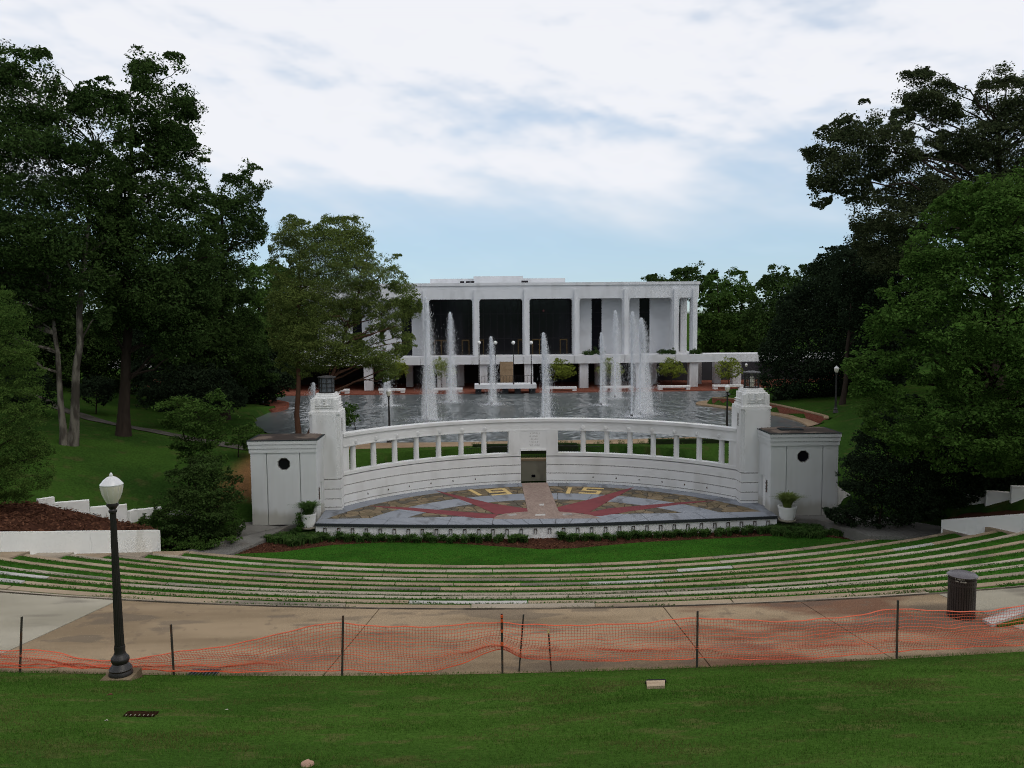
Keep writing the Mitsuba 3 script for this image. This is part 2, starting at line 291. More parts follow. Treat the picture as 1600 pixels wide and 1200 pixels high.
BW = [on_level(x, y, 2.3)[:2] for x, y in ((1290, 665), (1287, 661), (1267, 655.5), (1235, 647.5), (1200, 640), (1150, 633), (1113, 630.5))]
BASIN = unary_union([Polygon([tuple(q) for q in BW]+[(16, 97), (16, 74), tuple(BW[0]+[-4, -5])]).buffer(0), POND])
dp = sdist(spoints(GX.ravel(), GY.ravel()), POND).reshape(GX.shape); inside = contains_xy(POND, GX, GY)
dpi = np.where(inside, sdist(spoints(GX.ravel(), GY.ravel()), POND.exterior).reshape(GX.shape), 0)
H = np.where(inside, np.minimum(1.9, 2.2-np.minimum(dpi*.8, 1.2)), np.where((dp < 6), np.maximum(H, 2.26+np.minimum(dp, 6)*.02), H))
dB = sdist(spoints(GX.ravel(), GY.ravel()), LineString(BW)).reshape(GX.shape); inB = contains_xy(BASIN, GX, GY)
H = np.where(inB & ~inside, np.minimum(H, 2.1), np.where(~inB & (dB < 7), np.maximum(np.where(dB < 1, 2.9, H), 2.85), H))
H = np.where(~inB & (dB < 14) & (GX > 18), np.maximum(H, 2.85), H)
H = np.where((rr < 19.9) & (GY > 50), np.minimum(H, -.5), H)
H = np.where((GY > 112.2) & (GY < 160) & (np.abs(GX) < 75), np.minimum(H, 2.1), H)
from scipy.interpolate import RegularGridInterpolator
HF = RegularGridInterpolator((xs, ys), H, bounds_error=False, fill_value=None)
def ground(x, y): return float(HF([[x, y]])[0])
nx, ny = GX.shape
I = (np.arange(nx-1)[:, None]*ny+np.arange(ny-1)[None]).ravel()
put(struct('ground'), (np.stack([GX, GY, H], -1).reshape(-1, 3), np.stack([I, I+ny, I+ny+1, I+1], -1)), 'ground_grass', True)
put(struct('pond_water'), MB().prism(POND.buffer(1.2), 2.1, 2.2).m, 'water')

# ------------------------------------------------------------------ foreground lawn
def lawn_h(x, y):
    e = lawn_edge(x); t = e-y
    return WALK_Z+.02+.27*t+.0045*t*t+.05*np.sin(x*.5+1)*np.clip(t, 0, 1)+.05*(meshkit.fbm(np.stack([x*.5, y*.8, x*0], -1), 3, 5)-.5)*np.clip(t*2, 0, 1)
lx = np.linspace(-42, 42, 211); lt = np.concatenate([np.linspace(0, 9, 70), np.linspace(9.5, 26, 20)])
LX, LT = np.meshgrid(lx, lt, indexing='ij'); LY = lawn_edge(LX)-LT
LY0 = LY.copy(); LY = LY+np.where(LT < .01, .03*(meshkit.fbm(np.stack([LX*3, LX*0, LX*0], -1), 3, 2)-.5)*2, 0)
LZ = lawn_h(LX, LY0); LZ[:, 0] -= .05
I = (np.arange(len(lx)-1)[:, None]*len(lt)+np.arange(len(lt)-1)[None]).ravel(); n_ = len(lt)
lawn = struct('lawn')
put(lawn, (np.stack([LX, LY, LZ], -1).reshape(-1, 3), np.stack([I, I+1, I+n_+1, I+n_], -1)), 'lawn_soil', True)
def blades(P, h, w, lean, seed):
    r = np.random.default_rng(seed); n = len(P); a = r.uniform(0, 2*math.pi, n); l = r.uniform(0, lean, n); b = r.uniform(0, 2*math.pi, n)
    hh = h*r.uniform(.5, 1.15, n); d = np.stack([np.cos(a), np.sin(a), 0*a], -1)*(w*.5)
    tip = P+np.stack([np.cos(b)*l*hh, np.sin(b)*l*hh, hh], -1)
    return (np.stack([P-d, P+d, tip], 1).reshape(-1, 3), np.arange(3*n).reshape(-1, 3))
N = 330000
t = 8.6*rng.random(N)**1.0-.05; X = rng.uniform(-15, 9.5, N); keep = np.abs((X+3.6)) < (14-t)*.66+2.5
X, t = X[keep], t[keep]; Y = lawn_edge(X)-t+.0*X
dens = meshkit.fbm(np.stack([X*.9, Y*1.6, X*0], -1), 3, 8); kp = rng.random(len(X)) < .35+1.3*np.clip(dens-.25, 0, 1); X, t, Y, dens = X[kp], t[kp], Y[kp], dens[kp]
P = np.stack([X, Y, lawn_h(X, Y)-.004], -1)
put(stuff('lawn_grass', 'short mown green grass covering the slope in the foreground'), blades(P, .034+.03*np.clip(dens-.4, 0, 1)*2, .009, 1.1, 3), 'grass_blade')

# ------------------------------------------------------------------ walkway
def walk_front(x): return WALK_Y+sag(x)
walk = struct('walkway')
joints = []       # (front point, back point) of each radial joint, from left to right
for a, b in (((-420, 930), (-700, 1050)), ((-120, 942), (-330, 1052)), ((170, 951), (-60, 1052)), ((590, 961), (505, 1057)), ((1039, 953), (1112, 1044)), ((1254, 944), (1402, 1034)), ((1465, 928), (1688, 1024)), ((1700, 915), (2000, 1010))):
    joints.append((on_level(*a, WALK_Z), on_level(*b, WALK_Z)))
def xat(j, y):
    (a, b) = joints[j]; return a[0]+(b[0]-a[0])*(y-a[1])/(b[1]-a[1])
for j in range(len(joints)-1):
    m = MB(); poly = []
    nseg = 14
    back, front = [], []
    for s_ in np.linspace(0, 1, nseg):
        yb = lawn_edge((1-s_)*joints[j][1][0]+s_*joints[j+1][1][0])-.5; xb = (1-s_)*(xat(j, yb)+.012)+s_*(xat(j+1, yb)-.012); back.append((xb, float(lawn_edge(xb))-.5))
        xf = (1-s_)*(joints[j][0][0]+.012)+s_*(joints[j+1][0][0]-.012); front.append((xf, float(walk_front(xf))))
    part(walk, 'panel', MB().prism(Polygon(back+front[::-1]), WALK_Z-.22, WALK_Z+(0, .003, 0, 0, .002, 0, 0)[j]).m, 'walk_grey' if j in (0, 1, 5+1) else 'walk_tan')
m = MB().prism(Polygon([(x, float(lawn_edge(x))-.6) for x in np.linspace(-30, 24, 40)]+[(x, float(walk_front(x))-.02) for x in np.linspace(24, -30, 40)]), WALK_Z-.3, WALK_Z-.03)
part(walk, 'bed', m.m, 'groove')
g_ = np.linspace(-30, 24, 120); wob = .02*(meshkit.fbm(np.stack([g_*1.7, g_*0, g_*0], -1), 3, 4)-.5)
part(walk, 'edge_joint', MB().prism(Polygon(list(zip(g_, walk_front(g_)-.075+wob*2))+list(zip(g_[::-1], walk_front(g_[::-1])+.004))), WALK_Z-.1, WALK_Z+.005).m, 'strip_dark')  # thin dark strip, mottled in tone, laid over the walkway's front edge
# pale sloping kerb and the scrap of grass right of the litter bin
kb = MB(); a, b, c_, d_ = on_level(1535, 968, 6.85), on_level(1680, 925, 6.85), on_level(1680, 940, 6.85), on_level(1550, 976, 6.85)
lo = np.array([d_, c_, b, a]); hi = lo.copy(); lo[:, 2] = 6.7; hi[:, 2] = [6.86, 7.02, 7.02, 6.86]
kerb = struct('kerb'); put(kerb, kb.hexa(lo, hi).m, 'seat_patch')
gs = np.array([on_level(*q, 6.81) for q in ((1560, 980), (1680, 962), (1680, 945), (1556, 975))]); lo = gs.copy(); lo[:, 2] = 6.7; gs[:, 2] = 6.83
put(struct('verge'), MB().hexa(lo, gs).m, 'lawn_soil')

# ------------------------------------------------------------------ seat rows and grass terraces
rr_ = np.random.default_rng(21)
ordn = ['lowest', 'second', 'third', 'fourth', 'fifth', 'sixth', 'seventh', 'eighth', 'ninth', 'tenth', 'topmost']
ter = struct('terraces'); tm = MB(); fringe = []
for k in range(11):
    y0, z0, w = ROW_Y[k], ROW_Z[k], ROW_W[k]
    g = np.linspace(-36, 36, 600); yy = y0+sag(g)
    ok = (g > end_left(yy)) & (g < end_right(yy)); x0, x1 = g[ok][0], g[ok][-1]
    row = thing('seat_row', f'{ordn[k]} curved concrete seat row of the amphitheatre, counted up from the lawn', 'bench', 'curved concrete seat rows')
    # slabs
    edges = [x0]
    while edges[-1] < x1-1.6: edges.append(edges[-1]+rr_.uniform(2.3, 3.4))
    edges[-1] = x1
    base = ['seat_tan', 'seat_pale'][int(rr_.random() < (.5 if k in (3, 4, 7) else .25))]
    for a, b in zip(edges[:-1], edges[1:]):
        g_ = .010+.012*(rr_.random() < .3); u = rr_.random()
        mat = base if u < .64 else 'seat_pale' if u < .70 else 'seat_tan' if u < .88 else 'seat_worn' if u < .955 else 'seat_patch'
        dz = rr_.normal(0, .008); dy = rr_.normal(0, .012); q = np.linspace(a+g_, b-g_, 5); f = y0+sag(q)+dy
        poly = [(x, yv-w) for x, yv in zip(q, f-dy)]+[(x, yv) for x, yv in zip(q[::-1], f[::-1])]
        part(row, 'slab', MB().prism(Polygon(poly), z0-.80, z0+.004+dz*.8).m, mat)
    # terrace behind (towards the camera)
    yb = (ROW_Y[k+1] if k < 10 else WALK_Y+.02)
    q = np.linspace(x0-.2, x1+.2, 90); f0, f1 = y0-w+sag(q), yb-.06+sag(q)
    nz = lambda s_: .03*(meshkit.fbm(np.stack([q*.8, q*0+s_+k, q*0], -1), 3, 1)-.5)
    rows_ = [np.stack([q, f0+(f1-f0)*s_, np.full_like(q, z0)+nz(s_*5)+.05*s_-.01], -1) for s_ in (0, .12, .4, .75, 1)]
    v = np.concatenate(rows_); n_ = len(q); i = np.arange(n_-1)
    tm.add(v, np.vstack([np.stack([r_*n_+i, (r_+1)*n_+i, (r_+1)*n_+i+1, r_*n_+i+1], -1) for r_ in range(4)]))
    # fringe of grass against the slab's back edge and on the terrace
    nb = int(240*(x1-x0)) if k >= 3 else int(130*(x1-x0))
    xx = rr_.uniform(x0, x1, nb); den = meshkit.fbm(np.stack([xx*.7, xx*0+k*3, xx*0], -1), 3, 6)
    off = np.abs(rr_.normal(0, .28, nb))-.035-np.clip(den-.45, 0, 1)*.28
    if k >= 9:
        sel = den > (.5 if k == 9 else .62); xx, off, den = xx[sel], off[sel], den[sel]
    fringe.append(np.stack([xx, y0-w+sag(xx)-off, np.full_like(xx, z0+.0)], -1))
put(ter, tm.m, 'terrace_turf', True)
P = np.concatenate(fringe)
put(stuff('terrace_grass', 'grass blades growing on the terraces between the concrete seat rows'), blades(P, .042, .028, .9, 11), 'grass_blade_fine')
# concrete ramps beside the row ends, in steps
for side, ef in ((-1, end_left), (1, end_right)):
    ramp = struct('ramp')
    for k in range(11):
        ya, yb = ROW_Y[k]-ROW_W[k], (ROW_Y[k-1]-ROW_W[k-1] if k else 46.4)
        pts = []
        for yy_ in (ROW_Y[k]-.6, ):
            pass
        x_in = ef(ROW_Y[k]+4.2); y_a, y_b = ROW_Y[k]+sag(x_in)-2.9, ROW_Y[k]+sag(x_in)+.0
        quad = [(ef(y_a)-.0*side, y_a), (ef(y_b), y_b), (ef(y_b)+side*2.2, y_b), (ef(y_a)+side*2.2, y_a)]
        part(ramp, 'tread', MB().prism(Polygon(quad), ROW_Z[k]-1.0, ROW_Z[k]+.04).m, ('seat_tan', 'seat_pale')[k % 2])

# ------------------------------------------------------------------ lower lawn, mulch bed, paths
def flat(pxs, z): return Polygon([tuple(on_level(x, y, z)[:2]) for x, y in pxs]).buffer(0)
bed = flat([(365, 856), (400, 843), (455, 826), (495, 830), (1213, 815), (1290, 812), (1325, 826), (1362, 836), (1330, 848), (1000, 866), (840, 872), (500, 874), (330, 866)], -.9)
lower = flat([(330, 868), (440, 863), (520, 852), (600, 848), (700, 849), (790, 855), (850, 859), (900, 857), (1000, 848), (1100, 843), (1200, 838), (1280, 838), (1345, 846), (1390, 842), (1200, 905), (850, 920), (450, 905)], -.9)
fr = lambda q: q+sag(q)*0
front_line = [(x, ROW_Y[0]+float(sag(x))+.02) for x in np.linspace(-22, 24, 60)]
clip = Polygon(front_line+[(24, 60), (-22, 60)])
lower = lower.intersection(clip)
put(struct('mulch_bed'), MB().prism(bed, -1.25, -.9).m, 'mulch')
put(struct('lower_lawn'), MB().prism(lower, -1.3, -.88).m, 'terrace_turf')
gl = rng.uniform([-20, 43], [23, 50], (60000, 2)); sel = contains_xy(lower.buffer(.06), gl[:, 0], gl[:, 1]); gl = gl[sel]
put(stuff('lower_lawn_grass', 'fine bright green turf on the flat lawn below the stage'), blades(np.column_stack([gl, np.full(len(gl), -.883)]), .05, .03, 1.0, 4), 'grass_blade_fine')
lp = flat([(395, 813), (500, 813), (470, 826), (430, 834), (395, 846), (372, 856), (345, 864), (262, 864), (296, 854), (340, 841), (372, 829), (388, 820)], -.62)
def sloped(poly, low=-1.4):
    v, f = MB().prism(poly, low, 0.).m; top = v[:, 2] > -.1; v[top, 2] = np.interp(v[top, 1], [45.5, 47.5, 50.5, 52.3], [-.52, -.76, -.72, -.28]); return v, f
lp = flat([(385, 812), (505, 812), (478, 820), (452, 826), (430, 832), (405, 841), (385, 849), (365, 857), (340, 864), (250, 864), (300, 852), (330, 844), (345, 839), (372, 828), (384, 818)], -.5)
put(struct('path'), sloped(lp), 'path_grey')
put(struct('path'), MB().prism(flat([(1200, 803), (1325, 797), (1370, 806), (1470, 822), (1478, 838), (1430, 838), (1360, 838), (1318, 824), (1278, 812), (1215, 810)], -.3), -1.2, -.3).m, 'path_grey')
def chips(poly, n, z, seed, s=.09):
    r = np.random.default_rng(seed); a, b, c, d = poly.bounds; q = r.uniform([a, b], [c, d], (n*3, 2)); q = q[contains_xy(poly, q[:, 0], q[:, 1])][:n]
    zz = z(q[:, 0], q[:, 1]) if callable(z) else np.full(len(q), z)
    c0 = np.column_stack([q, zz+.02]); n = len(c0); u = r.normal(size=(n, 3)); u[:, 2] *= .35; u /= np.linalg.norm(u, axis=1, keepdims=True)
    w_ = np.cross(u, r.normal(size=(n, 3))); w_ /= np.linalg.norm(w_, axis=1, keepdims=True); L = s*r.uniform(.5, 1.5, (n, 1))
    v = np.stack([c0-u*L, c0+w_*L*.3, c0+u*L, c0-w_*L*.3], 1).reshape(-1, 3); i = np.arange(n)*4
    return (v, np.stack([i, i+1, i+2, i+3], -1))
put(stuff('mulch_chips', 'reddish bark chips scattered over the bed below the stage'), chips(bed.difference(lower.buffer(.03)), 7000, -.9, 5), 'mulch_chip')

# ------------------------------------------------------------------ stage
FRONT = [tuple(on_level(x, y, 0)[:2]) for x, y in ((493, 817.5), (560, 818.7), (640, 819.5), (720, 819.7), (797, 819.5), (865, 818.4), (930, 816.8), (1060, 812), (1140, 809), (1214, 806))]
stage_poly = Polygon(FRONT+[(15.2, 55.5)]+[(AX[0]+16.75*math.sin(a), AX[1]+16.75*math.cos(a)) for a in np.radians(np.linspace(56, -56, 80))]+[(-14.3, 55.5)])
stage = struct('stage_floor')
part(stage, 'slab_base', MB().prism(stage_poly.buffer(-.05), -.25, -.03).m, 'grout')
disc = lambda r: Point(*AX).buffer(r, 96)
front_strip = 52.55
back = sbox(-30, front_strip, 30, 70)
ring = lambda a, b: disc(b).difference(disc(a)).intersection(back)
bord = stage_poly.difference(disc(15.5).intersection(back))
# border and front strip: slabs with joints
cut = []
for a in np.arange(-60, 61, 11.): cut.append(LineString([AX, (AX[0]+25*math.sin(math.radians(a)), AX[1]+25*math.cos(math.radians(a)))]).buffer(.018))
for x in (-10.4, -6.2, -3.3, 3.6, 6.9, 10.8): cut.append(LineString([(x, 48), (x*.93, front_strip)]).buffer(.018))
cut.append(LineString([(-15, 52.55), (15.5, 52.55)]).buffer(.015)); cut.append(LineString([(-13.2, 48.5), (-10.9, 54.5), (-9, 59)]).buffer(.02)); cut.append(LineString([(13.6, 48.5), (11.2, 54.5)]).buffer(.02))
for g in bord.difference(unary_union(cut)).geoms:
    if g.area > .05: part(stage, 'slab', MB().prism(g, -.04, 0).m, 'slate')
star = []
for pts in ([(679, 766), (771, 787), (828, 795), (828, 801), (800, 803), (774, 803), (745, 790)],
            [(575, 790), (640, 793), (703, 798), (776, 803.5), (785, 806), (771, 809.5), (745, 809.5), (700, 804.5), (640, 797.5)],
            [(992, 760.5), (918, 781), (869, 793), (869, 800), (918, 802), (947, 785)],
            [(1122, 781.5), (1060, 785), (952, 794), (918, 801), (905, 804), (931, 806.5), (942, 806), (989, 798), (1060, 788.5)]):
    star.append(flat(pts, 0))
path_poly = flat([(814, 751), (854.5, 752), (873, 799), (878, 806), (826, 806), (825, 801)], 0)
half = flat([(770, 811), (776, 806), (790, 802.5), (812, 800), (840, 799), (870, 799), (900, 801.5), (922, 804.5), (934, 808), (940, 810)], 0).union(path_poly)
sr = unary_union(star).intersection(stage_poly).difference(half)
blue = ring(11.0, 13.0).intersection(stage_poly).difference(half).difference(sr)
brown = ring(13.0, 15.5).union(disc(11.0).intersection(back)).intersection(stage_poly).difference(half).difference(sr)
for g in blue.difference(unary_union(cut[:12])).geoms if True else []:
    if g.area > .05: part(stage, 'slab', MB().prism(g, -.04, .001).m, 'slate')
for g in getattr(sr, 'geoms', [sr]):
    if g.area > .3: part(stage, 'red_ray', MB().prism(g, -.04, .002).m, 'stage_red')
part(stage, 'pebble_path', MB().prism(half.intersection(stage_poly), -.04, .004).m, 'pebble')
for (pts) in ([(745+100*0+92, 803.5), (860-8, 803), (852, 805.5), (836, 806)], [(792, 804), (806, 802.5), (808, 805), (797, 806.5)], [(878, 803), (893, 802), (895, 804.5), (881, 805.5)], [(843, 787.5), (850, 787), (850, 790), (843, 790)]):
    part(stage, 'pale_marker', MB().prism(flat(pts, 0), -.02, .008).m, 'seat_patch')
# flagstones: one part of many irregular stones
from scipy.spatial import Voronoi, cKDTree
r_ = np.random.default_rng(4); pts = r_.uniform([-17, 50], [17, 65], (1500, 2)); vor = Voronoi(pts); fs = [MB(), MB(), MB()]
import shapely
shapely.prepare(brown)
for i, reg in enumerate(vor.point_region):
    idx = vor.regions[reg]
    if -1 in idx or not idx: continue
    g = Polygon(vor.vertices[idx])
    if not brown.intersects(g): continue
    g = g.intersection(brown).buffer(-.025)
    if g.area > .02: fs[int(r_.integers(3))].prism(g, -.03, r_.uniform(-.006, .006))
for i in range(3): part(stage, 'flagstones', fs[i].m, f'flagstone_{i}', kind='stuff')
def numeral(ch, px, py, w, h):
    c = on_level(px, py, 0)[:2]; a = math.atan2(c[0]-AX[0], c[1]-(AX[1]+2)); b = .30
    R_ = lambda x0, y0, x1, y1: sbox(x0*w, y0*h, x1*w, y1*h)
    tx, ty = b/w, .30/h
    g = {'1': R_(.5-tx/2, 0, .5+tx/2, 1), '9': unary_union([R_(0, 1-ty, 1, 1), R_(0, .42, 1, .42+ty), R_(0, .42, tx, 1), R_(1-tx, 0, 1, 1), R_(0, 0, 1, ty)]),
         '5': unary_union([R_(0, 1-ty, 1, 1), R_(0, .45, 1, .45+ty), R_(0, .45, tx, 1), R_(1-tx, 0, 1, .5), R_(0, 0, 1, ty)])}[ch]
    g = affinity.translate(g, -w/2, -h/2); g = affinity.rotate(g, -math.degrees(a), origin=(0, 0)); g = affinity.translate(g, *c)
    part(stage, 'numeral', MB().prism(g, -.02, .014).m, 'numeral', label=f'cream inlaid numeral {ch} in the stage floor')
numeral('1', 742, 769.5, .9, 2.1); numeral('9', 779, 768.5, 1.5, 2.1); numeral('1', 889, 766.5, .9, 2.1); numeral('5', 924, 767, 1.5, 2.1)
# edge lip, apron wall, brackets
apron = thing('stage_apron', 'white curved front wall under the stage edge with a dark lip and small brackets', 'wall')
fl = np.array(FRONT); s_ = np.linspace(0, 1, 61); fx = np.interp(s_, np.linspace(0, 1, len(fl)), fl[:, 0]); fy = np.interp(fx, fl[:, 0], gaussian_filter(fl[:, 1], .0)); fy = np.polyval(np.polyfit(fl[:, 0], fl[:, 1], 4), fx)
lip = Polygon(list(zip(fx, fy-.10))+list(zip(fx[::-1], fy[::-1]+.25))); wallp = Polygon(list(zip(fx, fy))+list(zip(fx[::-1], fy[::-1]+.4)))
part(apron, 'lip', MB().prism(lip, -.17, -.005).m, 'slate_edge'); part(apron, 'wall', MB().prism(wallp, -1.3, -.175).m, 'white_paint_clean')
for x in np.linspace(fx[0]+.6, fx[-1]-.6, 33):
    y = np.interp(x, fx, fy)-.02; u = MB()
    u.box(x-.10, x-.07, y-.05, y+.04, -.62, -.31); u.box(x+.07, x+.10, y-.05, y+.04, -.62, -.31); u.box(x-.10, x+.10, y-.05, y+.04, -.31, -.275)
    part(apron, 'bracket', u.m, 'rust_steel')

# ------------------------------------------------------------------ colonnade
col = thing('colonnade', 'long white curved colonnade wall at the back of the stage with open bays', 'colonnade')
RI, RO, ANG = 16.8, 17.35, 53.5
def courses(z0, z1, a0, a1, name='course', mat='white_paint', off=0.):
    return part(col, name, MB().arc(AX, RI+off, RO, a0, a1, z0, z1).m, mat, 30)
for a0, a1 in ((-ANG, -3.85), (2.85, ANG)):
    part(col, 'core', MB().arc(AX, RI+.06, RO-.02, a0+.05, a1-.05, 0, 2.02).m, 'groove')
    zz = [-.02, .17, .74, 1.40, 2.06]
    part(col, 'plinth', MB().arc(AX, RI-.05, RO, a0, a1, zz[0], zz[1]-.03).m, 'white_paint', 30)
    for i in range(1, 4): courses(zz[i]+.03, zz[i+1]-.03, a0, a1)
    part(col, 'sill', MB().arc(AX, RI-.03, RO+.03, a0, a1, 2.10, 2.32).m, 'white_paint', 30)
part(col, 'lintel', MB().arc(AX, RI, RO, -ANG, ANG, 4.12, 4.74).m, 'white_paint', 30)
part(col, 'lintel_fillet', MB().arc(AX, RI-.05, RO+.04, -ANG, ANG, 4.04, 4.118).m, 'white_paint', 30)
part(col, 'coping', MB().arc(AX, RI-.10, RO+.10, -ANG, ANG, 4.745, 4.96).m, 'white_paint', 30)
angs = [12.5+6.05*i for i in range(7)]
CP = lambda r, a: (AX[0]+r*math.sin(math.radians(a)), AX[1]+r*math.cos(math.radians(a)))
for a in [-x-.9 for x in angs[::-1]]+[x-.1 for x in angs]:
    c = CP((RI+RO)/2, a); u = MB().lathe([(.225, 2.322), (.225, 2.36), (.20, 2.4), (.195, 3.95), (.225, 4.0), (.225, 4.038)], 18, (c[0], c[1], 0))
    part(col, 'column', u.m, 'white_paint', 40)
    c = CP(RI-.02, a); part(col, 'rosette', MB().lathe([(0, -.06), (.12, -.055), (.14, 0)], 8).m if False else xform(MB().lathe([(.16, 0), (.13, .05), (0.01, .06)], 12).m, np.vstack([np.column_stack([[1, 0, 0], [0, 0, 1], [0, -1, 0], [c[0], c[1], 4.3]]), [0, 0, 0, 1]])), 'white_paint')
for s in (-1, 1):
    a0, a1 = (-ANG, -51.6) if s < 0 else (51.2, ANG); part(col, 'pilaster', MB().arc(AX, RI+.03, RO-.03, a0, a1, 2.32, 4.04).m, 'white_paint')
part(col, 'door_jamb', MB().arc(AX, RI-.04, RO+.02, -7.0, -3.85, 2.32, 4.04).m, 'white_paint'); part(col, 'door_jamb', MB().arc(AX, RI-.04, RO+.02, 2.85, 5.9, 2.32, 4.04).m, 'white_paint')
pan = part(col, 'inscription_panel', MB().arc(AX, RI-.02, RO, -3.84, 2.84, 2.66, 4.04).m, 'white_paint', label='white panel over the doorway carved with faint lettering')
part(col, 'door_head', MB().arc(AX, RI-.08, RO, -3.84, 2.84, 2.5, 2.66).m, 'white_paint_clean')
eng = MB(); r_ = np.random.default_rng(5)
for li, (x0, x1) in enumerate(((-.86, .70), (-.55, .66), (-.82, .62), (-.66, .64), (-.1, .72))):
    x = x0; z = 3.84-li*.225
    while x < x1:
        for _ in range(int(r_.integers(2, 6))):
            if x > x1: break
            w_ = r_.uniform(.04, .075); hgt = .10; yb = AX[1]+math.sqrt((RI-.02)**2-(x-.1-AX[0]+.25)**2)
            for q in range(2): eng.box(x+q*w_*.6-.1, x+q*w_*.6+.016-.1, yb-.006, yb+.02, z-hgt/2, z+hgt/2)
            zz_ = z+r_.choice([-.045, 0, .04]); eng.box(x-.1, x+w_*.6-.1, yb-.005, yb+.02, zz_-.008, zz_+.008); x += w_+.03
        x += .08
part(pan, 'lettering', eng.m, 'engraving', kind='stuff')
for a in [-x-3.5 for x in angs[::-1][1:]]+[x+2.6 for x in angs[:-1]]:
    c = CP(RI, a); part(col, 'wall_light', MB().lathe([(.0, -.06), (.045, -.05), (.05, .04), (0, .06)], 8, (c[0], c[1], .48)).m, 'rust_steel')

# retaining wall, railing and hedges behind the colonnade
rw = thing('retaining_wall', 'grey retaining wall with pale cap seen through the stage doorway', 'wall')
part(rw, 'wall', MB().arc(AX, 18.9, 19.3, -16, 16, -.3, 1.34).m, 'walk_grey'); part(rw, 'cap', MB().arc(AX, 18.8, 19.4, -16, 16, 1.345, 1.5).m, 'sand')
part(rw, 'outlet', MB().arc(AX, 18.86, 18.9, -.6, .3, .02, .22).m, 'dark_glass')
rail = thing('railing', 'thin black iron railing between the doorway and the hedge', 'railing')
part(rail, 'top_rail', MB().arc(AX, 19.34, 19.38, -16, 16, 2.42, 2.46).m, 'black_metal'); part(rail, 'bottom_rail', MB().arc(AX, 19.34, 19.38, -16, 16, 1.62, 1.65).m, 'black_metal')
for a in np.arange(-15.8, 15.9, .55):
    c = CP(19.36, a); part(rail, 'baluster', MB().box(c[0]-.01, c[0]+.01, c[1]-.01, c[1]+.01, 1.5, 2.42).m, 'black_metal')

